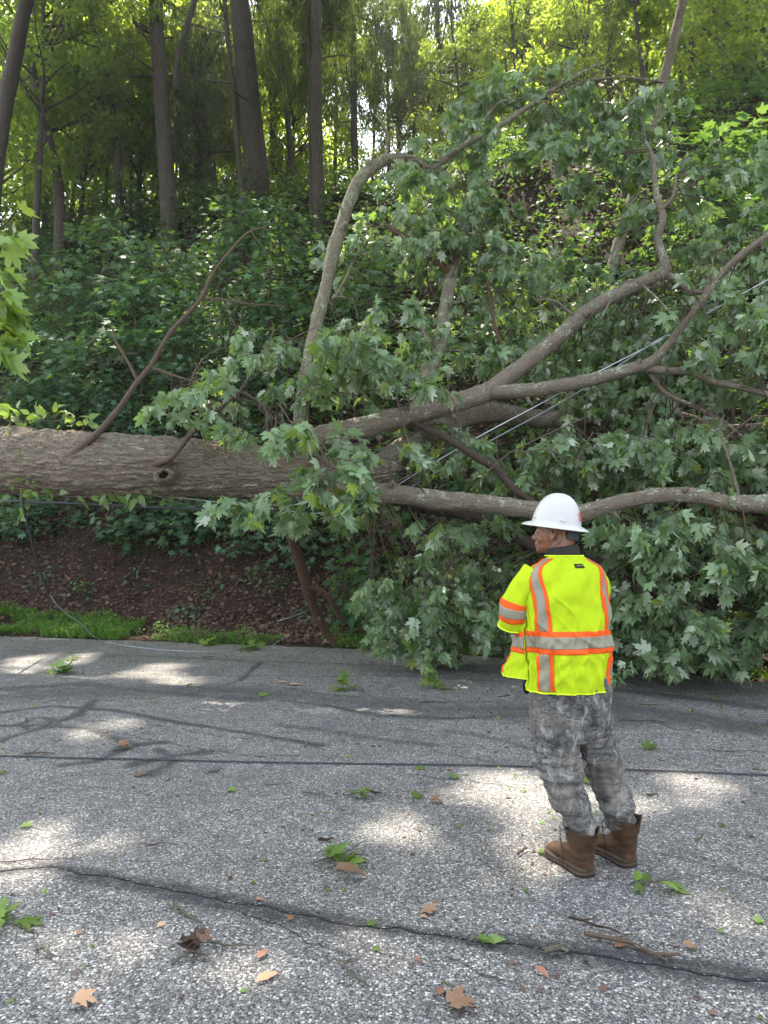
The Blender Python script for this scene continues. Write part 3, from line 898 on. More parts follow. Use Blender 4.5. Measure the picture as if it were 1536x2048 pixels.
limb('snapped', 'branch', [(902, 552, 9.9, 14), (880, 528, 9.85, 14), (850, 503, 9.8, 15), (815, 478, 9.75, 15), (790, 462, 9.7, 13), (772, 448, 9.7, 4)], mat='bark_red', parent='forked', nseg=9, label='snapped branch with torn reddish wood')
limb('prop', 'limb', [(548, 985, 8.7, 22), (562, 1025, 9.0, 22), (582, 1070, 9.6, 23), (600, 1125, 10.1, 24), (612, 1165, 10.4, 24), (622, 1200, 10.7, 22), (640, 1240, 11.0, 20), (655, 1268, 11.15, 17), (672, 1289, 11.2, 8)], mat='bark_red', nseg=14, ridge=.005,
     label='broken reddish brown limb hanging from the trunk to the verge', extra=[[(616, 1172, 10.4, 10), (640, 1180, 10.5, 12), (660, 1200, 10.6, 12), (678, 1232, 10.8, 11), (690, 1245, 10.9, 4)]], net=False)
limb('dark', 'limb', [(820, 846, 8.5, 10), (850, 857, 8.3, 15), (900, 880, 8.1, 17), (950, 912, 8.0, 18), (990, 935, 8.0, 19), (1010, 958, 7.95, 18), (1035, 985, 7.9, 16), (1068, 1004, 7.9, 12)], mat='bark_dark', nseg=10, label='thin dark limb slanting down towards the hard hat')
limb('under', 'limb', [(720, 975, 8.7, 30), (800, 1000, 8.8, 30), (880, 1016, 8.8, 30), (950, 1032, 8.8, 30), (1010, 1060, 8.7, 30), (1080, 1095, 8.6, 28), (1180, 1125, 8.5, 24), (1290, 1160, 8.3, 20), (1370, 1200, 8.1, 18), (1440, 1230, 8.0, 12)], mat='bark_dark', nseg=12,
     extra=[[(1190, 1120, 8.5, 18), (1270, 1150, 8.3, 16), (1330, 1185, 8.2, 16), (1400, 1215, 8.1, 10)]], label='dark sagging limb hidden low in the leaves')
limb('shoot', 'limb', [(128, 925, 9.05, 24), (150, 905, 8.98, 17), (200, 862, 8.9, 14), (240, 815, 8.85, 12), (272, 768, 8.8, 12), (303, 730, 8.75, 11), (325, 690, 8.7, 9), (345, 660, 8.7, 9), (400, 600, 8.6, 8), (425, 548, 8.55, 7), (458, 505, 8.5, 6), (495, 466, 8.5, 5), (525, 455, 8.5, 3), (552, 442, 8.5, 2)],
     mat='bark_twig', nseg=9, ridge=0, step=.08, lump=.05, label='bare brown branch rising from the left part of the trunk', net=False, fine=(10, .5),
     extra=[[(275, 762, 8.8, 8), (262, 735, 8.8, 6), (245, 705, 8.8, 6), (230, 680, 8.8, 5), (225, 655, 8.8, 4)], [(304, 735, 8.75, 6), (350, 752, 8.7, 5), (405, 768, 8.65, 4.5), (480, 785, 8.6, 4), (520, 805, 8.55, 3), (565, 838, 8.5, 2.5)],
            [(398, 602, 8.6, 4.5), (430, 597, 8.6, 4), (500, 608, 8.5, 3), (570, 612, 8.5, 2)], [(448, 605, 8.6, 2.5), (470, 650, 8.6, 2), (500, 690, 8.6, 1.5)], [(242, 712, 8.8, 2.2), (232, 725, 8.8, 2), (222, 730, 8.8, 1.2)],
            [(405, 575, 8.6, 2.5), (392, 560, 8.6, 2), (390, 545, 8.6, 1.2)], [(500, 462, 8.5, 2.4), (530, 500, 8.5, 2), (552, 545, 8.5, 1.2)]])
limb('shoot2', 'limb', [(296, 936, 8.80, 22), (322, 924, 8.58, 14), (345, 915, 8.45, 11), (385, 865, 8.35, 10), (430, 825, 8.3, 9), (480, 782, 8.2, 8), (505, 745, 8.2, 6), (535, 705, 8.1, 4), (580, 680, 8.1, 3), (630, 655, 8.1, 2)],
     mat='bark_twig', nseg=9, ridge=0, step=.08, lump=.05, label='bare twiggy branch rising beside the knot hole', fine=(34, .75),
     extra=[[(387, 862, 8.35, 5), (378, 830, 8.3, 5), (376, 790, 8.3, 5), (385, 755, 8.3, 5), (405, 720, 8.3, 4), (440, 697, 8.3, 2.5), (500, 705, 8.3, 1.5)], [(482, 782, 8.2, 5), (515, 802, 8.15, 4), (545, 835, 8.1, 4), (590, 870, 8.0, 3), (610, 900, 7.9, 3), (620, 930, 7.8, 3)],
            [(376, 790, 8.3, 2.5), (365, 770, 8.3, 2), (360, 760, 8.3, 1)], [(505, 745, 8.2, 3), (540, 740, 8.2, 2.5), (600, 700, 8.2, 1.6)], [(430, 826, 8.3, 3), (400, 780, 8.3, 2), (395, 750, 8.3, 1.2)], [(545, 836, 8.1, 2), (600, 790, 8, 2), (640, 760, 7.9, 1.5)],
            [(480, 783, 8.2, 2), (470, 840, 8.1, 2), (500, 900, 8, 1.2)]])
# long thin bare shoots in front of the limbs
limb('whip', 'limb', [(860, 975, 8.2, 3), (845, 935, 8.2, 4), (820, 895, 8.2, 4), (805, 840, 8.25, 4), (795, 800, 8.3, 3.5), (780, 730, 8.3, 3), (770, 690, 8.3, 2)], mat='bark_twig', nseg=7, ridge=0, step=.1, label='thin bare whip crossing the upright limbs',
     extra=[[(795, 800, 8.3, 2), (760, 780, 8.3, 1.5), (700, 790, 8.3, 1)], [(1150, 930, 8, 2), (1100, 900, 8, 2.5), (1040, 905, 8, 2.2), (1000, 900, 8, 1.5)], [(940, 985, 7.9, 2), (1000, 920, 7.9, 3), (1060, 885, 7.9, 3), (1180, 830, 8, 2)]])
limb('hanging', 'limb', [(975, 560, 9.5, 5), (983, 620, 9.5, 7), (995, 670, 9.5, 8), (1008, 700, 9.5, 8), (1012, 740, 9.4, 5)], mat='bark_red', nseg=8, ridge=0, label='short peeling reddish branch hanging behind the long limb')

# ---------------- leaf sprays of the crown
NETP = np.concatenate([p for p, k in ft_net]); NETK = sum([[k] * len(p) for p, k in ft_net], [])
SPR_L, SPR_T = {}, {}


def spray(base, dirv, key, nl, ls, L, mat_key='oak', tm=None, droop=1.0, link=True, dist_max=1.9):
    """One drooping twig with leaves, joined by a thin twig to the nearest limb."""
    gl_ = SPR_L.setdefault(key, Geo()); gt_ = SPR_T.setdefault(key, Geo())
    d = Vector(dirv).normalized()
    pts, p = [base.copy()], base.copy()
    for k in range(4):
        d = (d + Vector((0, 0, -.28 * droop))).normalized()
        p = p + d * (L / 4); pts.append(p.copy())
    tube(gt_, pts, [.0055, .0045, .0035, .003, .002], 4, .2, cap=False)
    C = np.array([list(q) for q in pts])
    t = RNG.uniform(.25, 1, nl) * 4
    t[: max(2, nl // 3)] = RNG.uniform(3.2, 4, max(2, nl // 3))
    i = np.clip(t.astype(int), 0, 3); f = (t - i)[:, None]
    pos = C[i] * (1 - f) + C[i + 1] * f + RNG.normal(0, .02, (nl, 3))
    ax = unit(C[i + 1] - C[i])
    dv = ax * .55 + rdir(nl) * .75 + np.array([0, 0, -.62 * droop])
    pet = unit(dv) * RNG.uniform(.02, .06, (nl, 1))
    nr = rdir(nl) + np.array([0, -.35, .55])
    sz = RNG.uniform(.55, 1.18, nl) * ls
    mk = RNG.uniform(size=nl) < .6
    leaves(gl_, OAK, (pos + pet)[mk], dv[mk], nr[mk], sz[mk] * 1.05, curl=.6)
    leaves(gl_, MAPLE, (pos + pet)[~mk], dv[~mk], nr[~mk], sz[~mk], curl=.5)


def attach(base, key, gt_, i):
    q = NETP[i]
    a = Vector(q); b_ = base
    m_ = (a + b_) / 2 + Vector((RNG.normal(0, .08), RNG.normal(0, .06), .12 + RNG.normal(0, .06)))
    d = (a - b_).length
    tube(gt_, [a, m_, b_], [.006 + .004 * d, .006 + .001 * d, .005], 5, .18, cap=False)


CLUST = [  # cx, cy, rx, ry, Y0, Y1, number, leaf size, lobe
    (1050, 300, 300, 120, 9.6, 11.2, 105, .19), (1240, 230, 150, 80, 9.8, 11.2, 50, .19), (1330, 330, 90, 110, 9.4, 10.8, 26, .19),
    (900, 400, 140, 120, 9.6, 11.2, 66, .19), (780, 520, 90, 80, 9.6, 10.6, 24, .18), (1000, 480, 120, 90, 9.4, 11, 44, .19),
    (760, 640, 100, 70, 9.0, 10.2, 26, .18), (960, 600, 120, 80, 9.6, 11, 34, .18), (1110, 600, 130, 60, 9.6, 11.2, 34, .18),
    (1400, 420, 110, 120, 8.8, 10.4, 38, .18), (1450, 560, 100, 90, 8.2, 9.8, 34, .18), (1270, 640, 120, 60, 9.0, 10.6, 34, .18),
    (1180, 700, 170, 50, 9.2, 10.8, 40, .18), (1450, 690, 100, 60, 8.0, 9.4, 28, .18), (1000, 720, 140, 50, 9.4, 10.8, 34, .18),
    (700, 720, 78, 40, 7.7, 8.3, 20, .19), (735, 770, 60, 50, 8.2, 9.0, 14, .18), (610, 930, 88, 58, 6.9, 7.6, 24, .19), (655, 985, 40, 30, 6.9, 7.4, 7, .19), (490, 975, 34, 26, 7.2, 7.6, 5, .19), (540, 735, 60, 30, 7.9, 8.4, 7, .17),
    (410, 850, 46, 54, 7.9, 8.4, 11, .18), (450, 775, 50, 30, 7.9, 8.4, 7, .17), (625, 790, 40, 30, 8.3, 8.9, 7, .17), (530, 880, 30, 24, 8.0, 8.4, 2, .16),
    (900, 780, 50, 24, 8.0, 8.4, 5, .18), (1150, 790, 180, 34, 8.9, 10.2, 34, .17), (880, 885, 60, 25, 8.9, 9.8, 6, .17), (1420, 790, 130, 50, 8.6, 10, 34, .18),
    (1000, 930, 180, 60, 8.5, 9.9, 56, .17), (1200, 920, 160, 70, 8.0, 9.8, 60, .18), (1400, 910, 150, 60, 7.7, 9.2, 60, .18),
    (1300, 1060, 180, 60, 7.4, 8.6, 60, .18), (1480, 1090, 90, 80, 7.0, 8.4, 40, .18), (950, 1055, 100, 30, 8.2, 9.2, 13, .17), (780, 1010, 90, 20, 8.7, 9.6, 6, .15),
    (860, 1110, 90, 30, 9.0, 9.8, 12, .15), (785, 1190, 40, 50, 9.0, 9.8, 16, .15),
    (855, 1215, 85, 70, 8.6, 9.7, 60, .16), (850, 1275, 90, 28, 8.9, 9.6, 26, .16), (940, 1230, 90, 60, 8.9, 10, 38, .15),
    (1010, 1170, 90, 70, 8.9, 9.9, 26, .16), (1330, 1180, 160, 80, 7.7, 9.2, 90, .18), (1460, 1210, 100, 90, 7.4, 8.8, 70, .18),
    (1280, 1265, 110, 50, 8.2, 9.2, 50, .18), (1420, 1300, 120, 40, 7.7, 8.6, 50, .18), (1180, 1210, 100, 80, 8.6, 9.6, 40, .17), (1600, 1150, 120, 160, 7.0, 8.6, 60, .18),
    (1740, 1060, 120, 160, 7.0, 8.4, 44, .18), (1760, 720, 110, 200, 7.4, 9.0, 34, .18),
    (1620, 800, 120, 200, 7.6, 9.4, 50, .18), (1620, 500, 120, 150, 7.8, 9.6, 36, .18),
]
for (cx, cy, rx_, ry_, Y0, Y1, cnt, ls) in CLUST:
    for k in range(int(cnt * 1.02 + .5)):
        if k % 6 == 0:          # a new bunch: sprays of one side branch hang together
            a = RNG.uniform(0, 2 * math.pi); q = math.sqrt(RNG.uniform(0, 1))
            bx, by, bY = cx + rx_ * q * math.cos(a), cy + ry_ * q * math.sin(a), RNG.uniform(Y0, Y1)
        px, py = bx + RNG.normal(0, 34 if cnt > 12 else 22), by + RNG.normal(0, 20)
        if (px - 1180) ** 2 / 75 ** 2 + (py - 470) ** 2 / 50 ** 2 < 1: continue
        Y = bY + RNG.normal(0, .22)
        p = at(px, py - 18, Y)
        zt = max(tz(p.x, p.y), 0.0)
        low = p.z - zt
        if low < .12: p.z = zt + RNG.uniform(.10, .3); low = .2
        dd_ = np.sqrt(((NETP - np.array(p)) ** 2).sum(1)); i = int(np.argmin(dd_)); dist = float(dd_[i])
        ja = RNG.choice(np.nonzero(dd_ < dist * 1.25 + .12)[0])
        key = NETK[i]
        az = RNG.uniform(0, 2 * math.pi)
        out = Vector(p) - Vector(NETP[i])
        out = out.normalized() if out.length > .01 else Vector((1, 0, 0))
        dv = Vector((math.cos(az), math.sin(az) - .35, .25)) + out * .5
        L = RNG.uniform(.22, .46)
        dr = 1.0
        if low < .45: L *= .5; dr = .25
        spray(p, dv, key, int(RNG.integers(10, 18)), ls * .88, L, droop=dr)
        if dist < 1.3 and RNG.uniform() < .4:
            attach(Vector(p), key, SPR_T[key], int(ja))
for key in list(SPR_L):
    par = LIMBS[key] if key else ft
    if key in ('shoot', 'whip') or SPR_L[key].n == 0: pass
    SPR_T[key].build('twigs', M['bark_twig'], par)
    SPR_L[key].build('leaves', M['oak_leaf'], par)

# ---------------- vine on the trunk (its own plant)
vine = empty('vine', at(40, 900, 9.3), 'broad leaved green vine hanging along the left part of the fallen trunk', 'vine')
gv, gs = Geo(), Geo()
for (a, b_, n_, up) in (((-20, 838), (150, 852), 60, 1), ((30, 870), (75, 950), 14, 0), ((-20, 985), (335, 992), 40, 0), ((40, 950), (60, 1040), 16, 0)):
    pts = []
    for k in range(7):
        t = k / 6
        px = a[0] + (b_[0] - a[0]) * t + RNG.normal(0, 6); py = a[1] + (b_[1] - a[1]) * t + RNG.normal(0, 5)
        Yt = np.interp(px, [-130, 0, 150, 300, 400], [10.4, 9.8, 9.4, 9.05, 8.9]) - (.05 if up else .36)
        pts.append(at(px, py, Yt))
    C, _ = tube(gs, pts, [.006] * 7, 5, .1, cap=False)
    i = RNG.integers(0, len(C), n_)
    pos = C[i] + RNG.normal(0, .05, (n_, 3))
    if up: pos[:, 2] += RNG.uniform(0, .1, n_)
    dv = rdir(n_) * .8 + np.array([.3, -.3, .35 if up else -.7])
    leaves(gv, OVATE, pos, dv, rdir(n_) + np.array([0, -.5, .5]), RNG.uniform(.10, .19, n_), curl=.3)
gs.build('stem', M['bark_twig'], vine); gv.build('leaves', M['vine_leaf'], vine)

# ---------------- cables
def cable(name, pts, wpx, mat, label, world_pts=None):
    g_ = Geo()
    P, R = pxlimb([(p[0], p[1], p[2], wpx) for p in pts])
    if world_pts: P = world_pts(P)
    tube(g_, P, [max(.002, r_) for r_ in R], 7, .08)
    o_ = g_.build(name, M[mat])
    return tag(o_, label, 'cable')


def ground_cable(name, pts, rad, mat, label, lift=.0):
    g_ = Geo()
    P = []
    for p in pts:
        q = gnd(p[0], p[1], rad + .006); q.z = rad + .004 + roadz(q.x, q.y) + (p[2] if len(p) > 2 else 0); P.append(q)
    tube(g_, P, [rad] * len(P), 8, .06)
    return tag(g_.build(name, M[mat]), label, 'cable')


ground_cable('utility_cable', [(-500, 1500), (-200, 1506), (0, 1511), (60, 1512), (140, 1515), (300, 1517), (500, 1522), (768, 1527), (1000, 1531), (1200, 1537), (1400, 1544), (1536, 1549), (1900, 1560)], .0062, 'cable_dark', 'long dark cable lying straight across the asphalt')
cable('utility_cable', [(-300, 985, 10.2), (0, 1001, 9.3), (150, 1007, 9.1), (300, 1014, 8.9), (450, 1020, 8.75), (620, 1025, 8.7), (720, 1000, 8.9), (790, 968, 9.0), (900, 905, 9.0), (1020, 840, 8.9), (1130, 780, 8.9), (1230, 725, 9.0)], 4.2, 'cable_dark', 'dark taut cable running just under the trunk then up behind the limbs')
cable('utility_cable', [(100, 950, 9.6), (200, 975, 9.5), (300, 990, 9.3), (400, 1000, 9.1), (520, 1014, 9.0), (640, 1026, 8.9), (740, 1000, 8.9), (860, 930, 8.8), (960, 872, 8.7), (1080, 808, 8.6), (1200, 742, 8.7), (1330, 675, 8.9), (1480, 590, 8.3), (1700, 470, 8.2)], 2.2, 'cable_white', 'pale grey cable slanting up to the right between the limbs')
cable('utility_cable', [(640, 1030, 9.2), (760, 1008, 9.1), (850, 958, 9.0), (960, 893, 8.9), (1080, 828, 8.8), (1180, 770, 8.7), (1300, 690, 8.9), (1420, 620, 9.2), (1560, 530, 9.4)], 2.6, 'cable_grey', 'thin grey cable just below the pale slanting one')
cable('utility_cable', [(42, 985, 9.1), (50, 1030, 9.2), (62, 1075, 9.5), (76, 1130, 9.9), (98, 1188, 10.5)], 5, 'cable_dark', 'short dark cable end dangling below the left trunk')
go = Geo()
LP = [at(88, 1165, 10.3), at(110, 1205, 10.7), at(135, 1228, 11.0), at(165, 1250, 11.3), at(185, 1271, 11.5)]
for p in [(215, 1284), (260, 1293), (330, 1300), (400, 1303), (470, 1299), (505, 1289)]:
    q = gnd(p[0], p[1], .012); q.z = .010 + roadz(q.x, q.y); LP.append(q)
for p in [(535, 1268, 11.35), (558, 1240, 11.6), (580, 1222, 11.9)]:
    q = at(*p); q.z = tz(q.x, q.y) + .03; LP.append(q)
tube(go, LP, [.007] * len(LP), 7, .06)
tag(go.build('utility_cable', M['cable_grey']), 'light grey cable looping down from the trunk onto the road edge', 'cable')
go = Geo(); LP = []
for px, py in [(425, 1250), (480, 1252), (530, 1250), (580, 1238), (630, 1215), (680, 1180), (730, 1140)]:
    q = hill_hit(px, py); q.z += .025; LP.append(q)
tube(go, LP, [.011] * len(LP), 7, .06)
tag(go.build('utility_cable', M['cable_grey']), 'slack grey cable lying over the leaf litter by the broken limb', 'cable')
# ------------------------------------------------------------------ crowns: a few leaf masses, each tree placing its own copies
def crown_mesh(name, R, nclump, nleaf, tm, size, seed, flat=.75, cr=(.35, .7), hang=.0, shell=.45, mat='forest_leaf'):
    r = np.random.default_rng(seed)
    g_ = Geo()
    d = unit(r.normal(size=(nclump, 3)))
    q = (r.uniform(shell ** 3, 1, nclump)) ** (1 / 3)
    c = d * q[:, None] * R
    c *= (1 + .35 * (r.uniform(size=(nclump, 1)) - .5))
    c[:, 2] *= flat
    w = r.uniform(cr[0], cr[1], nclump)
    k = r.integers(0, nclump, nleaf)
    off = r.normal(size=(nleaf, 3)) * w[k][:, None] * (.62, .62, .38)
    if hang:
        off[:, 2] = -np.abs(r.normal(size=nleaf)) * w[k] * hang; off[:, :2] *= .5
    pos = c[k] + off
    dv = unit(off) * .7 + r.normal(size=(nleaf, 3)) * .6 + np.array([0, 0, -.45 - hang])
    nr = r.normal(size=(nleaf, 3)) * .75 + np.array([0, 0, .9])
    rr = np.clip(.5 * r.uniform(size=nleaf) + .5 * r.uniform(size=nclump)[k], 0, 1)
    leaves(g_, tm, pos, dv, nr, r.uniform(.7, 1.2, nleaf) * size, rnd=rr)
    # limbs inside the crown
    o_ = g_.build(name, M[mat], smooth=False)
    me = o_.data
    bpy.data.objects.remove(o_)
    return me, c


CR = {
    'a': crown_mesh('crown', 3.0, 50, 5200, RHOMB, .20, 1, cr=(.3, .55)),
    'b': crown_mesh('crown', 3.0, 46, 5200, RHOMB, .20, 2, flat=.9, cr=(.3, .55)),
    'far': crown_mesh('crown', 3.2, 65, 7000, RHOMB, .19, 3, flat=1.0, mat='sunlit_leaf'),
    'cedar': crown_mesh('crown', 2.4, 90, 11000, NARROW, .26, 4, flat=1.8, cr=(.4, .7), hang=1.3, shell=.2, mat='cedar_leaf'),
    'roof': crown_mesh('crown', 3.2, 60, 6500, RHOMB, .30, 5, flat=.5, cr=(.45, .85), shell=.1),
}


LIT = [  # sunlit patches on the road: photo pixel centre and half sizes
    (95, 1322, 95, 20), (30, 1345, 40, 9), (305, 1345, 66, 24), (425, 1357, 22, 5), (200, 1455, 78, 26), (160, 1490, 50, 14), (465, 1478, 45, 12), (30, 1540, 62, 20), (20, 1600, 40, 24), (310, 1597, 36, 10),
    (30, 1695, 90, 60), (50, 1770, 80, 44), (625, 1578, 40, 16), (760, 1640, 50, 34), (1020, 1560, 110, 26), (1060, 1625, 90, 34), (1060, 1700, 90, 36), (1120, 1735, 70, 24), (1180, 1590, 50, 30), (1370, 1555, 80, 20), (1430, 1590, 80, 22), (1320, 1620, 60, 26),
    (1290, 1490, 26, 8), (1380, 1445, 50, 8), (1440, 1438, 30, 6), (1330, 1362, 30, 6), (1400, 1378, 60, 5), (1460, 1810, 70, 30), (1400, 1840, 40, 22), (20, 1880, 40, 30), (640, 1960, 60, 30), (820, 1920, 60, 24), (720, 1850, 40, 22), (820, 1735, 40, 20), (1180, 2020, 70, 24), (420, 1960, 50, 30), (250, 1850, 40, 20), (600, 1402, 40, 6), (880, 1680, 40, 22), (1500, 1990, 40, 30), (540, 1700, 50, 24), (240, 1690, 40, 20), (430, 1760, 40, 18), (150, 1960, 90, 40), (960, 1790, 50, 20), (1250, 1830, 50, 22), (500, 1640, 30, 12), (900, 1600, 50, 16),
]
_lit = []
for (a, b_, c_, d_) in LIT:
    q = gnd(a, b_); e1 = gnd(a + c_, b_); e2 = gnd(a, b_ - d_)
    _lit.append((q.x, q.y, abs(e1.x - q.x), abs(e2.y - q.y)))


def sun_open(P):
    """True where the straight path from P down to the road along the sun falls on a sunlit patch."""
    t = P[:, 2] / SUNV.z
    x = P[:, 0] - SUNV.x * t; y = P[:, 1] - SUNV.y * t
    nz = (fbm(np.stack([x * 3.1, y * 3.1, 0 * x], -1), 2, 17) - .5) * .8
    o_ = np.zeros(len(P), bool)
    for (cx, cy, ax, ay) in _lit:
        o_ |= ((x - cx) / (ax + .11)) ** 2 + ((y - cy) / (ay + .13)) ** 2 < 1 + nz
    near = (y > 1.2) & (np.abs(x) < 7)
    nn = fbm(np.stack([x * 1.3, y * 1.3, 0 * x], -1), 3, 71)
    crown_zone = (x > -2.2) & (y > 6.7) & (y < 9.1)          # lights the fallen crown first
    trunk_zone = (x <= -2.2) & (y > 7.6) & (y < 9.0)
    road_zone = near & (y < ye(x) - .3)
    return np.where(crown_zone, nn > .34, np.where(trunk_zone, nn > .38, np.where(road_zone, o_, nn > np.where((x > -2) & (y > 9.8), .66, .60))))


def shade_crown(par, loc, s):  # leaf roof out of view, cut open along the sun to shape the dapples
    r = np.random.default_rng(int(abs(loc[0] * 131 + loc[1] * 17)) + 5)
    R_ = 3.7 * s; n = int(5200 * s * s)
    nc = int(70 * s * s)
    c = unit(r.normal(size=(nc, 3))) * (r.uniform(size=(nc, 1)) ** .45) * R_ * (1, 1, .38)
    k = r.integers(0, nc, n)
    P = c[k] + r.normal(size=(n, 3)) * (.62, .62, .3)
    P = P + np.array(list(loc))
    P = P[~sun_open(P)]
    n = len(P)
    g_ = Geo()
    leaves(g_, RHOMB, P, r.normal(size=(n, 3)) * (1, 1, .5) + np.array([0, 0, -.3]), r.normal(size=(n, 3)) * .5 + np.array([0, 0, 1]), r.uniform(.28, .46, n))
    return g_.build('crown', M['forest_leaf'], par, smooth=False)


def add_crown(par, kind, loc, s, rz, first=[0]):
    if kind == 'roof':
        return shade_crown(par, loc, s)
    me, c = CR[kind]
    o_ = bpy.data.objects.new('crown', me)
    COL.objects.link(o_)
    o_.parent = par
    o_.matrix_parent_inverse = par.matrix_basis.inverted()
    o_.location = loc; o_.scale = (s[0], s[1], s[2]) if isinstance(s, tuple) else (s, s, s); o_.rotation_euler = (RNG.uniform(-.2, .2), RNG.uniform(-.2, .2), rz)
    return o_


def forest_tree(pts, wpx, Y, label, crowns, mat='bark_forest', H=None, branches=10, group='standing trees of the wood', name='forest_tree', Yt=None, cat='tree', fork=None):
    """pts: photo pixels of the visible trunk from top to bottom; crowns: list of (dx, dy, z above base, scale, kind)."""
    P = [at(px, py, Y) for px, py in pts]
    P = P[::-1]                                    # bottom first
    b0 = P[0].copy()
    b0.z = tz(b0.x, b0.y) - .2
    if P[0].z - b0.z > .4: P = [b0] + P
    else: P[0] = b0
    d = (P[-1] - P[-2]).normalized(); d = (d + Vector((0, 0, .6))).normalized()
    H = H or 15
    top = P[-1]
    while top.z - b0.z < H:
        top = top + d * 2.2 + Vector((RNG.normal(0, .12), RNG.normal(0, .12), 0)); P.append(top)
    r0 = wpx * Y / FPX / 2
    R = [r0 * (1.12 if i == 0 else 1.0) * (1 - .62 * max(0, (p.z - b0.z)) / (H + 3)) for i, p in enumerate(P)]
    root = empty(name, (b0.x, b0.y, b0.z), label, cat, group)
    g_ = Geo()
    C, rad = tube(g_, P, R, 16, .22, lump=.10, lumpf=1.6, ridge=.008, seed=int(abs(b0.x * 10)))
    if fork:
        tube(g_, [at(*p, Y) for p in fork[0]], [fork[1] * Y / FPX / 2] * len(fork[0]), 10, .25, lump=.08)
    # limbs
    for (dx, dy, zz, s, kind) in crowns:
        cc = Vector((b0.x + dx, b0.y + dy, b0.z + zz))
        i = int(np.argmin(np.abs(C[:, 2] - (cc.z - 2.2 * (s if not isinstance(s, tuple) else s[0])))))
        a = Vector(C[i]); m_ = (a + cc) / 2 + Vector((0, 0, -.3))
        if (a - cc).length > 1.2:
            tube(g_, [a, m_, cc], [rad[i] * .5, rad[i] * .35, .03], 7, .4, lump=.06)
        cen = CR[kind][1]
        for k in RNG.integers(0, len(cen), 13):
            sv = s if isinstance(s, tuple) else (s, s, s)
            e = cc + Vector((cen[k][0] * sv[0], cen[k][1] * sv[1], cen[k][2] * sv[2])) * .8
            j = int(np.argmin(np.abs(C[:, 2] - (e.z - 1.2)))); a = cc if (cc - e).length < (Vector(C[j]) - e).length else Vector(C[j])
            tube(g_, [a, (a + e) / 2 + Vector((RNG.normal(0, .15), RNG.normal(0, .15), -.1)), e], [.045, .032, .012], 5, .4, cap=False)
        add_crown(root, kind, cc, s, RNG.uniform(0, 6.28) if kind != 'x' else 0)
    # dead side branches on the lower trunk
    for k in range(branches):
        i = RNG.integers(len(C) // 4, max(len(C) // 4 + 1, int(len(C) * .85))); a = Vector(C[i])
        az = RNG.uniform(0, 6.28); L = RNG.uniform(.8, 2.4)
        e = a + Vector((math.cos(az) * L, math.sin(az) * L * .6, RNG.uniform(-.3, .9)))
        tube(g_, [a, (a + e) / 2 + Vector((0, 0, RNG.uniform(-.2, .2))), e], [.035, .022, .006], 5, .25, cap=False)
    g_.build('trunk', M[mat], root)
    return root


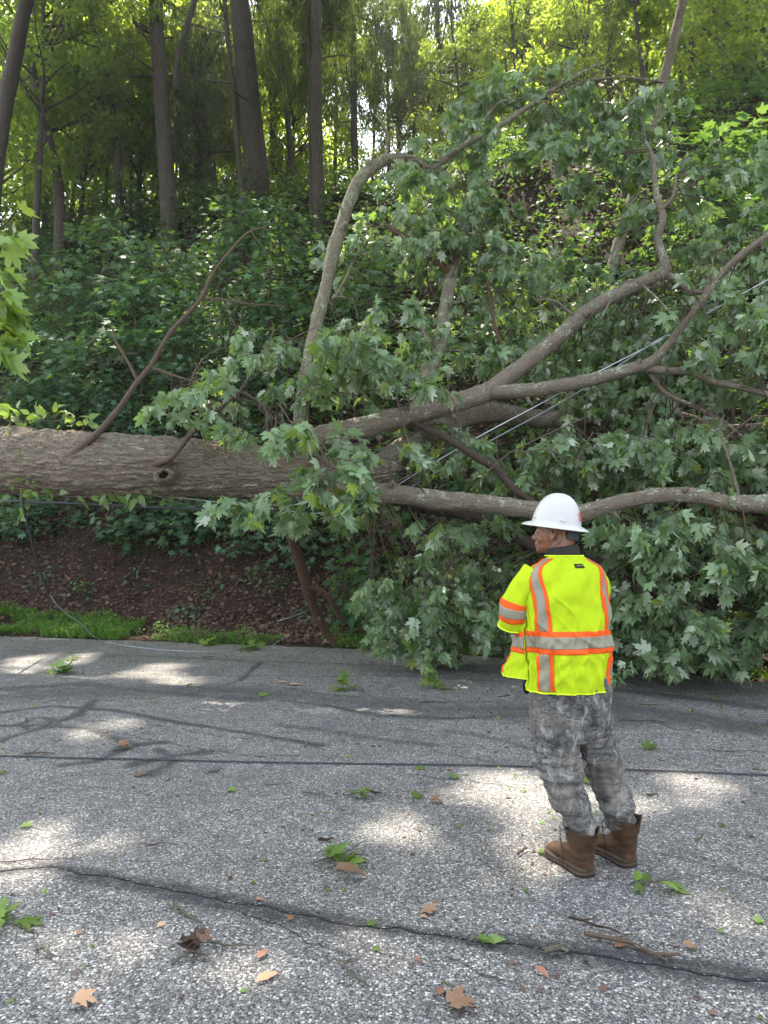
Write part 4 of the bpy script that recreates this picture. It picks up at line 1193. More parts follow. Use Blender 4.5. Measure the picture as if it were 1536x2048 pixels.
# ------------------------------------------------------------------ trunks that show in the photograph
FT = [
    ([(35, -10), (60, 120), (90, 250), (118, 380)], 22, 23.8, 'dark slanting trunk nearest the left edge of the wood', [(-1, -1, 13, 1.2, 'roof'), (1.0, 1.0, 7.0, .8, 'a')], 18),
    ([(72, -10), (84, 160), (92, 340)], 13, 26.8, 'thin dark trunk just right of the slanting left edge trunk', [(0, 1, 7.5, .9, 'b')], 14),
    ([(168, -10), (205, 110), (226, 220), (238, 400)], 15, 24.8, 'thin crooked dark trunk leaning left, between the left edge trunks and the pale one', [(0, 0, 8, .9, 'a'), (-1, -3, 14, 1.2, 'roof')], 17),
    ([(312, -10), (320, 150), (330, 300), (338, 430)], 36, 23.8, 'thick pale straight trunk left of centre with a forked top', [(0, -3.5, 16, 1.35, 'roof'), (-2.5, 0, 9, .8, 'b')], 21),
    ([(386, -10), (393, 200), (402, 400)], 24, 27.8, 'hazy grey trunk between the thick pale trunk and the widest trunk', [(0, 1, 9.5, 1.0, 'cedar')], 18),
    ([(478, -10), (494, 150), (510, 320), (518, 430)], 50, 24.3, 'widest trunk of the wood, slightly leaning left', [(0, -4, 17, 1.4, 'roof'), (3, -2.5, 15, 1.0, 'roof')], 22),
    ([(448, -10), (462, 140), (478, 320), (485, 410)], 13, 22.8, 'slim crooked trunk touching the left side of the widest trunk', [(0, -2, 13.5, 1.0, 'roof')], 16),
    ([(540, 20), (545, 200), (550, 400)], 17, 29.8, 'faint slim trunk just right of the widest trunk', [(0, 1, 8, 1.0, 'cedar')], 14),
    ([(633, -10), (633, 200), (637, 445)], 26, 22.3, 'straight reddish grey trunk standing alone above the pale bent limb', [(0, -2, 16, 1.2, 'roof'), (-.6, 1.5, 8.2, .65, 'cedar')], 19),
    ([(618, -10), (620, 200), (623, 430)], 11, 22.7, 'dark thin trunk tight against the left of the lone straight trunk', [(0, 1.5, 9.5, .7, 'cedar')], 13),
    ([(706, -10), (708, 250), (712, 400)], 17, 28.8, 'ragged dark trunk in front of the bright sky gap', [(0, 0, 9.0, .75, 'cedar')], 15),
    ([(774, 20), (776, 200), (778, 400)], 8, 30.8, 'very thin trunk in the middle of the bright sky gap', [(0, 0, 8.2, .7, 'cedar')], 12),
    ([(874, -10), (880, 180), (882, 420)], 14, 29.8, 'dark slim trunk at the right side of the bright sky gap', [(.3, 0, 9.2, .85, 'cedar')], 15),
    ([(915, 150), (918, 230), (925, 420)], 9, 26.8, 'short thin dark trunk behind the bright yellow leaves', [(.2, 1, 6.5, .55, 'a')], 9),
    ([(1018, -10), (1034, 170), (1042, 420)], 10, 28.8, 'thin dark trunk leaning right in the bright yellow foliage', [(.4, 1.5, 7.5, .9, 'far')], 13),
    ([(1056, 10), (1054, 190), (1058, 420)], 17, 30, 'grey trunk half hidden by yellow foliage above the broken top branch', [(.4, 1.5, 8, 1.0, 'far')], 13),
    ([(1212, -10), (1220, 200), (1228, 420)], 15, 27.8, 'dark trunk right of the yellow foliage', [(.5, .5, 8.2, 1.0, 'b'), (0, -5, 13, 1.1, 'roof')], 16),
    ([(1382, -10), (1386, 180), (1396, 340), (1400, 430)], 19, 23.8, 'straight grey trunk behind the crossing leaning trunk', [(1.5, 0, 8.0, 1.0, 'a'), (1, -4, 13, 1.25, 'roof')], 17),
    ([(1470, -10), (1474, 200), (1480, 420)], 10, 25.8, 'slim dark trunk in the shaded right corner', [(.5, 0, 7.0, 1.1, 'a'), (1, -.6, 11.2, 1.1, 'b')], 15),
]
for (pts, w, Y, lab, crw, H) in FT:
    forest_tree(pts, w, Y, lab, crw, H=H, fork=([(352, 180), (356, 110), (372, 60), (395, -20), (420, -120)], 12) if 'forked' in lab else None)
SLIM = [
    (135, 30, 'slim pole trunk between the two left edge trunks and the crooked one'), (262, 27, 'slim pole trunk left of the thick pale trunk'), (288, 33, 'very slim trunk close to the left of the thick pale trunk'),
    (362, 29, 'slim pole trunk tight right of the thick pale trunk'), (428, 32, 'slim pole trunk left of the widest trunk'), (572, 30, 'slim pole trunk between the faint trunk and the lone straight one'),
    (598, 34, 'very slim trunk left of the lone straight trunk'), (668, 31, 'slim pole trunk right of the lone straight trunk'), (742, 33, 'slim pole trunk left in the bright sky gap'), (826, 32, 'slim pole trunk right in the bright sky gap'),
    (985, 31, 'slim pole trunk before the yellow foliage'), (1098, 30, 'slim pole trunk in the middle of the yellow foliage'), (1150, 33, 'very slim trunk in the yellow foliage'), (1285, 28, 'slim pole trunk left of the straight grey right trunk'), (1430, 29, 'slim pole trunk in the shaded right corner'), (190, 35, 'far slim trunk behind the crooked dark trunk'),
]
for k, (px, Y, lab) in enumerate(SLIM):
    sl = ((k * 37) % 11 - 5) * 3
    forest_tree([(px + sl, -10), (px + sl * .4 + 4, 180), (px, 420)], 7 + (k * 5) % 4, Y, lab, [(0, .3, 8.5 + (k * 3) % 3, .45, ('cedar', 'a', 'b')[k % 3])], H=13, branches=12)
forest_tree([(1368, -10), (1345, 90), (1322, 180), (1290, 300), (1264, 400), (1228, 520), (1196, 650), (1186, 730)], 25, 15.5, 'long leaning trunk crossing behind the broken crown at the right', [(3.2, -2, 15.5, 1.25, 'roof')], H=16, mat='bark_limb', branches=3, group='standing trees of the wood')

# trees of the wood behind and beside: trunk and crown, each its own thing
rf = random.Random(5)
n_far = 0


def wood_tree(px, Y, ztop, kind, s, label, name='forest_tree', H=None, roof=None, wpx=None):
    p = at(px, 1000, Y)
    z0 = tz(p.x, Y)
    pts = [(px + rf.uniform(-12, 12), 0), (px, 500)]
    g_ = Geo()
    root = empty(name, (p.x, Y, z0), label, 'tree', 'standing trees of the wood')
    h = H or (ztop + 4)
    r0 = rf.uniform(.07, .14) if not wpx else wpx
    lean = rf.uniform(-.12, .12)
    P = [Vector((p.x + lean * k * h / 4 + rf.uniform(-.1, .1), Y + rf.uniform(-.1, .1), z0 - .2 + h * k / 4)) for k in range(5)]
    tube(g_, P, [r0 * (1 - .18 * k) for k in range(5)], 8, .4, lump=.08)
    c = Vector((p.x + lean * ztop, Y, z0 + ztop))
    if roof: c += Vector(roof)
    cen = CR[kind][1]
    for k in range(18):
        q = cen[rf.randrange(len(cen))]
        e = c + Vector(q) * s * .85
        f_ = min(.98, max(.22, (e.z - z0 - rf.uniform(.6, 2.2)) / h)) * 4
        a = P[int(f_)].lerp(P[min(4, int(f_) + 1)], f_ - int(f_))
        tube(g_, [a, (a + e) / 2 + Vector((rf.uniform(-.2, .2), 0, rf.uniform(-.2, .2))), e], [.05, .032, .01], 5, .4, cap=False)
    g_.build('trunk', M['bark_forest'], root)
    add_crown(root, kind, c, s, rf.uniform(0, 6.28))
    return root


W = [  # px, Y, crown height above the ground, kind, scale, label
    (-60, 24, 5.0, 'a', 1.1, 'bushy tree at the far left edge of the wood, lower crown in shade'),
    (40, 28, 6.5, 'b', 1.1, 'leafy tree filling the gap between the two left edge trunks'),
    (150, 26, 4.0, 'a', .9, 'low leafy tree standing under the thin crooked dark trunk'),
    (150, 33, 8.0, 'far', 1.15, 'sunlit tree glowing behind the thin crooked dark trunk'),
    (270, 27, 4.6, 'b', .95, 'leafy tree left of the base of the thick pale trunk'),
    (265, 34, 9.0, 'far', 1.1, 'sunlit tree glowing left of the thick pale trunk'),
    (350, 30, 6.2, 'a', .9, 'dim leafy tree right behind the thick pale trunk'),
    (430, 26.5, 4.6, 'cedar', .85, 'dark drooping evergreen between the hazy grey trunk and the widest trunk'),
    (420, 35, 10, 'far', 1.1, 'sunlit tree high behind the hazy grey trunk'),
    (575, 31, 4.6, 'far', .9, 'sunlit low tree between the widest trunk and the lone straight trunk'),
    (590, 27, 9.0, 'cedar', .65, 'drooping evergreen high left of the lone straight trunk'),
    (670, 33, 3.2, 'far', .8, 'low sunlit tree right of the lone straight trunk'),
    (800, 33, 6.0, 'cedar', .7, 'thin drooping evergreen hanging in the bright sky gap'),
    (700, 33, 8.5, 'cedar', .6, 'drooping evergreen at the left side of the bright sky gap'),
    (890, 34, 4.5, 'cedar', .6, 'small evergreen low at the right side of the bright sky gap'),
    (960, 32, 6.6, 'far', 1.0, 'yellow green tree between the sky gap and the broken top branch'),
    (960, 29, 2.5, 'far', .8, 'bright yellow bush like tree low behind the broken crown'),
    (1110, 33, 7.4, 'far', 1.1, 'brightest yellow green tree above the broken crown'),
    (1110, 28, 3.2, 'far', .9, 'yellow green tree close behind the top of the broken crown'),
    (1180, 36, 10, 'b', 1.2, 'high yellow green tree at the top right of the clearing'),
    (1260, 30, 4.4, 'a', 1.0, 'green tree behind the upper right of the broken crown'),
    (1320, 25, 8.2, 'a', .85, 'green tree spreading left of the crossing leaning trunk'),
    (1440, 27, 4.0, 'b', 1.1, 'dark leafy tree low in the shaded right corner'),
    (1530, 22, 5.5, 'a', 1.1, 'dark leafy tree at the right edge of the wood'),
    (1500, 20, 2.4, 'b', .8, 'low dark tree at the right edge above the fallen crown'),
    (1380, 30, 8.5, 'b', 1.15, 'dark tree high in the shaded right corner'),
    (1040, 26, 1.6, 'a', .75, 'dark low bushy tree just behind the broken top branch'),
    (1170, 27, 6.6, 'b', .7, 'dark crown in front of the brightest yellow green tree'),
    (500, 30, 2.4, 'a', .8, 'dark low tree behind the foot of the widest trunk'),
    (330, 29, 2.0, 'b', .9, 'dark low tree behind the foot of the thick pale trunk'),
    (120, 30, 2.2, 'a', 1.0, 'dark low tree behind the left edge trunks'),
    (230, 31, 6.2, 'b', 1.0, 'shaded tree in the middle height left of the thick pale trunk'),
    (1600, 26, 9, 'b', 1.3, 'tall dark tree leaning in from the right edge'),
    (-220, 26, 8, 'b', 1.4, 'tall tree beyond the left edge of the wood'),
    (60, 22.5, 9.4, 'b', .85, 'grey green crown hanging high over the left edge trunks'),
    (200, 27.5, 11, 'a', 1.0, 'upper crown over the thin crooked dark trunk'),
]
for k, (px, Y, zt_, kind, s, lab) in enumerate(W):
    wood_tree(px, Y, zt_, kind, s, lab)
# far row closing the view
FARROW = []
for k, px in enumerate(range(-500, 2100, 125)):
    if 600 < px < 1060: continue
    FARROW.append((px, 42 + rf.uniform(-2, 4), 5.0 + (k % 2) * 5.5))
gw = Geo()
me_ = CR['far'][0]
Vf = np.zeros(len(me_.vertices) * 3, np.float32); me_.vertices.foreach_get('co', Vf); Vf = Vf.reshape(-1, 3)
rn = np.zeros(len(Vf), np.float32); me_.attributes['rnd'].data.foreach_get('value', rn)
lv = np.zeros(len(Vf) * 3, np.float32); me_.attributes['luv'].data.foreach_get('vector', lv); lv = lv.reshape(-1, 3)
Lf = np.zeros(len(me_.loops), np.int32); me_.loops.foreach_get('vertex_index', Lf); Lf = Lf.reshape(-1, 3)
gd_ = Geo()
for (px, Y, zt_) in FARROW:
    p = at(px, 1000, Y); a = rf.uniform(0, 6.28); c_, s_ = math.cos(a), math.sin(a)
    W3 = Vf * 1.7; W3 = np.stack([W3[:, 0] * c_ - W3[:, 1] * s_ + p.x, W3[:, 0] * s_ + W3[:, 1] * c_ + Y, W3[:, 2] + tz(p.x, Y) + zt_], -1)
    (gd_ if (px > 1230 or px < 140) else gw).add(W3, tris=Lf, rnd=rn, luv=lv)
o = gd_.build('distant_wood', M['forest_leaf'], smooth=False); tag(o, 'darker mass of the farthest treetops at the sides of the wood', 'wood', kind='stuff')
o = gw.build('distant_wood', M['sunlit_leaf'], smooth=False); tag(o, 'sunlit mass of the farthest treetops behind the wood', 'wood', kind='stuff')
# unseen trees added beside the slope; their crowns above the picture shade the road
for k, (x, y, cx, cy, cz, s) in enumerate([(-12.5, 17.5, -7.0, 13.0, 17.5, 1.45), (-11.5, 20.5, -2.8, 15.0, 20.0, 1.5), (10.8, 12.5, 7.0, 11.8, 17.0, 1.35), (13, 15, 2.6, 13.0, 19.0, 1.45), (12.0, 9.0, 2.2, 9.3, 16.0, 1.15), (-13.5, 14.5, -4.2, 9.8, 16.0, 1.2)]):
    z0 = tz(x, y)
    root = empty('forest_tree', (x, y, z0), ('unseen tall tree left of the wood with the widest crown shading the road', 'unseen tall tree left of the wood, standing highest up the slope', 'unseen tall tree right of the fallen crown, nearest behind it', 'unseen tall tree right of the fallen crown, farthest up the slope', 'unseen shorter tree at the right just behind the road edge', 'unseen shorter tree at the left just behind the road edge')[k], 'tree', 'unseen trees added to shade the road')
    g_ = Geo()
    P = [Vector((x, y, z0 - .2)), Vector((x * .97, y, z0 + 5)), Vector((x * .9 + cx * .1, y, z0 + 9)), Vector((x * .6 + cx * .4, (y + cy) / 2, cz - 2.5)), Vector((cx, cy, cz + .5))]
    tube(g_, P, [.32, .27, .22, .15, .05], 12, .3, lump=.08, ridge=.008)
    cen = CR['roof'][1]
    for j in range(14):
        e = Vector((cx, cy, cz)) + Vector(cen[rf.randrange(len(cen))]) * s * .9
        a = P[3] if j % 2 else P[4]
        tube(g_, [a, (a + e) / 2 + Vector((0, 0, -.3)), e], [.06, .04, .012], 5, .4, cap=False)
    g_.build('trunk', M['bark_forest'], root)
    add_crown(root, 'roof', Vector((cx, cy, cz)), s, rf.uniform(0, 6))

# ------------------------------------------------------------------ saplings and shrubs on the slope
def sapling(px, py, rpx, label, kind='maple', n=260, ls=.15, up=None, fwd=1.2, sq=.75, Y=None, group='saplings on the slope', cat='sapling', name=None, mat='maple_leaf', tiers=9):
    n = int(n * 1.5); ls = ls * 1.25; rpx = rpx * 1.1; tiers = 12
    h = hill_hit(px, py)
    Yc = Y or max(9.0, h.y - fwd)
    while py < 1000 and Yc < h.y - .3 and tz(at(px, py, Yc).x, Yc) < 2.7: Yc += .3
    c = at(px, py, Yc)
    R_ = rpx * Yc / FPX
    z0 = tz(c.x, c.y)
    root = empty(name or kind + '_sapling', (c.x, c.y, z0), label, cat, group)
    gs_, gl_ = Geo(), Geo()
    b_ = Vector((c.x + RNG.normal(0, .1), c.y + .1, z0 - .05)) if py < 1000 else c + Vector((0, .1, -.3))
    tube(gs_, [b_, (b_ + c) / 2 + Vector((RNG.normal(0, .08), 0, 0)), c, c + Vector((0, 0, R_ * .8))], [.03, .024, .017, .006] if py < 1000 else [.008, .007, .006, .003], 6, .15)
    # layered sprays: short twigs from the stem, leaves in flat tiers
    pos, dv, nr = [], [], []
    for t in range(tiers * 5):
        zz = RNG.uniform(-.95, .95)
        rad = math.sqrt(max(.05, 1 - zz * zz)) * RNG.uniform(.35, 1.05)
        az = RNG.uniform(0, 2 * math.pi)
        e = c + Vector((math.cos(az) * rad * R_, math.sin(az) * rad * R_ * .8, zz * R_ * sq / .75))
        a = c + Vector((0, 0, (zz - .25) * R_ * sq / .75))
        if e.z < tz(e.x, e.y) + .08: e.z = tz(e.x, e.y) + .12
        if t % 2 == 0: tube(gs_, [a, (a + e) / 2 + Vector((0, 0, .05)), e], [.010, .007, .003], 4, .3, cap=False)
        k = max(4, n // (tiers * 5))
        off = RNG.normal(size=(k, 3)) * (.17, .17, .05) * (1 + R_ * .25)
        pos.append(np.array(e) + off)
        dv.append(unit(off + np.array([math.cos(az), math.sin(az), 0]) * .1) + np.array([0, 0, -.25]) + RNG.normal(0, .2, (k, 3)))
        nr.append(np.array([0, -.45, 1.0]) + RNG.normal(0, .33, (k, 3)))
    tm = {'maple': MAPLE_LO, 'ash': OVATE, 'bush': OVATE}[kind]
    leaves(gl_, tm, np.concatenate(pos), np.concatenate(dv), np.concatenate(nr), RNG.uniform(.65, 1.15, sum(len(p) for p in pos)) * ls, curl=.25)
    gs_.build('stem', M['bark_twig'], root)
    gl_.build('leaves', M[mat], root)
    return root


SAP = [
    (250, 420, 58, 'tall pale maple sapling whose top stands against the wood left of the widest trunk', 'maple', 300, .17),
    (215, 530, 90, 'broad bluish maple sapling below the tall pale one', 'maple', 480, .17),
    (330, 540, 60, 'maple sapling right of the broad bluish one', 'maple', 260, .16),
    (405, 420, 50, 'light green maple sapling in front of the widest trunk base', 'maple', 220, .17),
    (480, 445, 50, 'light green maple sapling at the foot of the widest trunk', 'maple', 220, .16),
    (560, 460, 50, 'maple sapling left of the lone straight trunk base', 'maple', 200, .16),
    (440, 540, 60, 'maple sapling behind the top of the bare brown branch', 'maple', 240, .15),
    (540, 580, 60, 'dim maple sapling left of the pale standing limb', 'maple', 240, .15),
    (270, 640, 78, 'flat topped maple sapling in the middle of the left slope', 'maple', 420, .17),
    (110, 620, 80, 'wide maple sapling beside the bright leaves at the left edge', 'maple', 420, .16),
    (60, 540, 70, 'shaded shrub high on the left slope', 'bush', 420, .11),
    (130, 450, 80, 'grey green shrub below the left edge trunks', 'bush', 480, .11),
    (60, 740, 80, 'maple sapling above the left end of the trunk', 'maple', 420, .15),
    (180, 740, 70, 'low maple sapling behind the small bare fork of the brown branch', 'maple', 340, .15),
    (250, 800, 60, 'maple seedling clump just above the trunk near the bare brown branch', 'maple', 300, .14),
    (350, 700, 60, 'maple sapling behind the crossing bare twigs', 'maple', 280, .14),
    (470, 660, 60, 'ferny sumac shrub with narrow leaflets in the centre of the slope', 'ash', 300, .12),
    (380, 650, 50, 'ferny shrub beside the bend of the bare brown branch', 'ash', 260, .12),
    (540, 720, 56, 'shaded sapling left of the foot of the pale standing limb', 'maple', 240, .14),
    (450, 750, 50, 'shaded sapling low behind the twiggy branch', 'maple', 220, .14),
    (480, 850, 50, 'dark sapling just above the right part of the trunk', 'maple', 200, .13),
    (300, 860, 50, 'low seedlings just above the middle of the trunk', 'maple', 240, .13),
    (110, 830, 60, 'low seedlings behind the vine on the trunk', 'maple', 240, .13),
    (280, 1035, 62, 'bluish maple seedling clump below the middle of the trunk', 'maple', 260, .15),
    (370, 1060, 50, 'maple seedlings below the trunk left of the hanging oak leaves', 'maple', 180, .14),
    (500, 1060, 56, 'dark seedlings left of the broken reddish limb', 'maple', 220, .11),
    (600, 1100, 46, 'dark seedlings behind the broken reddish limb', 'maple', 180, .11),
    (50, 1040, 44, 'seedlings under the left end of the trunk', 'maple', 150, .13),
    (740, 560, 60, 'sapling between the two pale standing limbs', 'maple', 220, .15),
    (1000, 640, 70, 'sapling behind the middle of the broken crown', 'maple', 260, .15),
    (1150, 560, 50, 'sapling under the bare clearing behind the crown', 'maple', 180, .15),
    (1330, 600, 70, 'sapling behind the right fork of the long limb', 'maple', 260, .15),
    (1480, 480, 80, 'sapling at the right edge above the slanting branch', 'maple', 300, .15),
    (1440, 330, 70, 'sapling below the shaded right corner of the wood', 'maple', 260, .16),
]
for (px, py, rp, lab, kind, n_, ls) in SAP:
    sapling(px, py, rp, lab, kind, n_, ls, name={'maple': 'maple_sapling', 'ash': 'sumac_shrub', 'bush': 'shrub'}[kind], cat={'maple': 'sapling', 'ash': 'shrub', 'bush': 'shrub'}[kind],
            fwd=5.0 if py < 900 else .3, mat='maple_leaf' if kind != 'bush' else 'under_leaf')

# small weeds on the litter bank
for (px, py, lab) in ((80, 1180, 'small weed clump at the left of the leaf litter'), (160, 1195, 'small weed clump left of the pale dead leaf'), (275, 1180, 'leafy weed in front of the curled pale leaf'), (435, 1190, 'weed clump in the middle of the leaf litter'),
                      (370, 1240, 'weed by the slack grey cable end'), (545, 1190, 'weed clump left of the broken reddish limb'), (510, 1165, 'taller weed above the middle of the litter'), (620, 1240, 'weed beside the foot of the broken limb'), (660, 1265, 'weed clump at the foot of the leaning snapped limb')):
    h = hill_hit(px, py)
    root = empty('weed', h, lab, 'weed', 'weeds in the leaf litter')
    gl_, gs_ = Geo(), Geo(); n_ = 34
    off = RNG.normal(size=(n_, 3)) * (.16, .10, .03); pos = np.array(h) + off; pos[:, 2] = terrain(pos[:, 0], pos[:, 1]) + RNG.uniform(.04, .22, n_)
    leaves(gl_, OVATE if px % 2 else MAPLE_LO, pos, off + rdir(n_) * .15 + np.array([0, 0, -.03]), np.array([0, -.4, 1]) + rdir(n_) * .4, RNG.uniform(.06, .11, n_), curl=.2)
    for q in pos[::4]:
        tube(gs_, [Vector((q[0] * .6 + h.x * .4, q[1], tz(q[0], q[1]))), Vector(q)], [.004, .002], 4, .1, cap=False)
    gs_.build('stem', M['bark_greytwig'], root); gl_.build('leaves', M['maple_leaf'], root)

# undergrowth that reads as one mass
gu = Geo()
n = 74000
r = np.random.default_rng(31)
x = r.uniform(-14, 14, n); s = r.uniform(.35, 14.5, n); s = np.where((x < -.9) & (s < 2.6), s + 5, s); y = ye(x) + s
k = fbm(np.stack([x * .8, y * .8, 0 * x], -1), 3, 55) + np.clip((s - 4) * .05, 0, .16) > np.where(x > -1.5, .36, .46)
pc = np.stack([x, y], -1); sx = 768 + FPX * x / y
# keep the bare clearing seen behind the crown
clear = (sx > 1100) & (sx < 1240) & (s > 8) & (s < 13) & (r.uniform(size=n) < .5)
k &= ~clear
x, y, s = x[k], y[k], s[k]; n = len(x)
hh = 1.15 * fbm(np.stack([x * 1.7, y * 1.7, 0 * x], -1), 2, 8) ** 1.5 * 2.2
pos = np.stack([x, y, terrain(x, y) + r.uniform(.05, 1, n) * (hh + .05) * np.clip((s - np.where(x > -.9, -1.2, 2.2)) / 2.5, .15, 1)], -1)
nr = np.array([0, -.5, 1.0]) + r.normal(0, .4, (n, 3))
h = int(n * .55)
leaves(gu, MAPLE_LO, pos[:h], r.normal(size=(h, 3)) * (1, 1, .3) + np.array([0, -.3, -.3]), nr[:h], r.uniform(.10, .21, h))
leaves(gu, HEX, pos[h:], r.normal(size=(n - h, 3)) * (1, 1, .3) + np.array([0, -.3, -.3]), nr[h:], r.uniform(.09, .17, n - h))
o = gu.build('undergrowth', M['under_leaf']); tag(o, 'low shaded undergrowth covering the slope', 'undergrowth', kind='stuff')

# ------------------------------------------------------------------ roadside tree whose branch hangs in at the left
rt = empty('maple_tree', (-6.2, -4.5, 0), 'roadside maple whose bright green branch hangs in at the left edge', 'tree')
g_ = Geo()
tube(g_, [Vector((-6.2, -4.5, -.1)), Vector((-6.1, -4.4, 2.5)), Vector((-5.9, -4.2, 6)), Vector((-5.8, -4, 10))], [.24, .2, .16, .08], 14, .15, lump=.08, ridge=.006)
tube(g_, [Vector((-6.05, -4.4, 2.9)), Vector((-5.2, -2.2, 4.2)), Vector((-4.0, 1.0, 4.6)), Vector((-3.1, 3.0, 4.1)), Vector((-2.45, 3.7, 3.4))], [.11, .08, .05, .03, .015], 9, .15, lump=.06)
g_.build('trunk', M['bark_forest'], rt)
gtw, glf = Geo(), Geo()
hub = Vector((-2.45, 3.7, 3.4))
for (px, py, Y, n_, ls, L) in [(48, 470, 3.6, 5, .15, .25), (20, 500, 3.7, 3, .15, .2), (5, 560, 3.6, 6, .17, .3), (25, 600, 3.5, 6, .17, .3), (0, 640, 3.5, 6, .17, .3), (30, 660, 3.6, 5, .17, .28), (5, 700, 3.5, 6, .18, .3), (-25, 720, 3.6, 5, .18, .3), (-60, 600, 3.6, 9, .17, .3), (-90, 680, 3.7, 9, .17, .3), (-110, 500, 3.7, 9, .17, .3)]:
    e = at(px - 14, py - 10, Y)
    tube(gtw, [hub, (hub + e) / 2 + Vector((-.06, 0, .1)), e], [.006, .004, .003], 5, .1, cap=False)
    pos = np.array(e) + RNG.normal(0, .035, (n_, 3))
    leaves(glf, MAPLE, pos, np.array([.55, -.1, -.55]) + RNG.normal(0, .35, (n_, 3)), np.array([.4, -.2, .8]) + RNG.normal(0, .5, (n_, 3)), RNG.uniform(.62, .95, n_) * ls, curl=.4)
gtw.build('branch', M['bark_twig'], rt); glf.build('leaves', M['near_leaf'], rt)
add_crown(rt, 'a', Vector((-6.0, -4.2, 10.5)), 1.3, 0)
# ------------------------------------------------------------------ things lying on the road
def lie(kind, px, py, size_px, ang, label, n=1, **kw):
    """One fallen thing lying on the asphalt at a photo pixel; size in photo pixels."""
    q = gnd(px, py); q.z = roadz(q.x, q.y)
    sc_ = size_px / FPX * math.hypot(q.y, 1.2)
    a = math.radians(ang)
    r = np.random.default_rng(int(px * 7 + py))
    if kind in ('green', 'dry', 'tan', 'red', 'oval', 'pale'):
        g_ = Geo()
        tm = {'green': MAPLE, 'dry': MAPLE, 'tan': OVATE, 'red': OVATE, 'oval': OVATE, 'pale': MAPLE}[kind]
        mt = {'green': 'vine_leaf', 'dry': 'tan_leaf', 'tan': 'tan_leaf', 'red': 'red_leaf', 'oval': 'tan_leaf', 'pale': 'near_leaf'}[kind]
        d = np.array([[math.cos(a), math.sin(a), .02]])
        V0 = Vector((math.cos(a), math.sin(a), 0)) * sc_ / 2
        leaves(g_, tm, [[q.x - V0.x, q.y - V0.y, q.z + .004 + sc_ * .10]], d, np.array([[r.normal(0, .12), -.1, 1]]), [sc_], curl=.25)
        V = np.concatenate(g_.V); V[:, 2] += -min(0, (V[:, 2] - q.z - .005).min())
        V[:, 2] = np.maximum(V[:, 2] + kw.get('lift', 0), q.z + .005)
        g_.V = [V]
        g2 = Geo()
        ob = g_.build('fallen_leaf', M[mt])
        return tag(ob, label, 'leaf', 'single leaves dropped on the road')
    if kind in ('twig', 'thick'):
        g_ = Geo()
        rad = kw.get('rad', .004)
        nn = 5
        pts = []
        for k in range(nn):
            t = k / (nn - 1) - .5
            pts.append(Vector((q.x + math.cos(a) * t * sc_ + r.normal(0, sc_ * .035), q.y + math.sin(a) * t * sc_ + r.normal(0, sc_ * .035), q.z + rad + .004 + abs(r.normal(0, kw.get('up', .006))))))
        tube(g_, pts, [rad, rad * 1.05, rad * .95, rad * .8, rad * .55], 7, .02, lump=.15, lumpf=25)
        for b_ in range(kw.get('forks', 1)):
            k = 1 + b_ % 3
            az = a + r.choice([-1, 1]) * r.uniform(.5, 1.1)
            L = sc_ * r.uniform(.18, .32)
            e = pts[k] + Vector((math.cos(az) * L, math.sin(az) * L, r.uniform(.002, .03)))
            tube(g_, [pts[k], (pts[k] + e) / 2 + Vector((r.normal(0, .01), r.normal(0, .01), .004)), e], [rad * .6, rad * .5, rad * .3], 5, .03)
        ob = g_.build('fallen_twig', M[kw.get('mat', 'bark_greytwig')])
        return tag(ob, label, 'twig', 'twigs dropped on the road')
    if kind == 'sprig':
        root = empty('leafy_sprig', q, label, 'leafy sprig', 'leafy sprigs torn off onto the road')
        gs_, gl_ = Geo(), Geo()
        L = sc_ * .5
        for k in range(3):
            az = a + r.normal(0, .5)
            e = q + Vector((math.cos(az) * L, math.sin(az) * L, .02 + .02 * k))
            tube(gs_, [q - Vector((math.cos(a) * L, math.sin(a) * L, -.008)), q + Vector((0, 0, .03)), e], [.0035, .003, .0018], 5, .03)
        pos = np.array([q.x, q.y, q.z]) + np.stack([r.uniform(-.32, .32, n) * sc_, r.uniform(-.32, .32, n) * sc_ * kw.get('flat', .8), r.uniform(.01, .06 + kw.get('hgt', 0), n)], -1)
        az = a + r.normal(0, 1.2, n)
        d = np.stack([np.cos(az), np.sin(az), r.normal(.0, .25, n)], -1)
        leaves(gl_, kw.get('tm', MAPLE), pos, d, np.stack([r.normal(0, .45, n), r.normal(-.2, .4, n), np.ones(n)], -1), sc_ * kw.get('lsz', .42) * r.uniform(.75, 1.1, n), curl=.4)
        V = gl_.V[0]; V[:, 2] = np.maximum(V[:, 2], q.z + .006)
        gs_.build('stem', M['bark_greytwig'], root)
        gl_.build('leaves', M[kw.get('mat', 'vine_leaf')], root)
        return root


lie('sprig', 120, 1347, 62, 0, 'dark green sprig on the left sunlit patch near the verge', 9, hgt=.08, lsz=.5)
lie('sprig', 693, 1380, 46, 90, 'upright bright green sprig left of the pale wilted one', 9, hgt=.10, lsz=.5)
lie('sprig', 865, 1378, 52, 60, 'pale wilted sprig in the road below the low crown leaves', 14, hgt=.12, mat='near_leaf', lsz=.5)
lie('sprig', 500, 1300, 66, 0, 'small heap of brown and green leaves on the road edge by the looping cable', 10, hgt=.03, tm=MAPLE_LO, lsz=.35)
lie('sprig', 400, 1290, 50, 0, 'flat leaf sprig on the road edge left of the small brown heap', 5, mat='near_leaf', lsz=.6)
lie('sprig', 680, 1722, 108, 20, 'large sprig of maple leaves in the middle of the road with a bent stem', 8, hgt=.02, lsz=.46)
lie('sprig', 712, 1596, 48, -20, 'small dark green sprig beside the short grey stick', 5, lsz=.5)
lie('sprig', 1312, 1778, 90, -15, 'dark green sprig right of the brown boots', 5, tm=OVATE, lsz=.5, flat=.4)
lie('sprig', 958, 1888, 52, 10, 'three glossy oval leaves on the dark road seam', 4, tm=OVATE, lsz=.62, flat=.4)
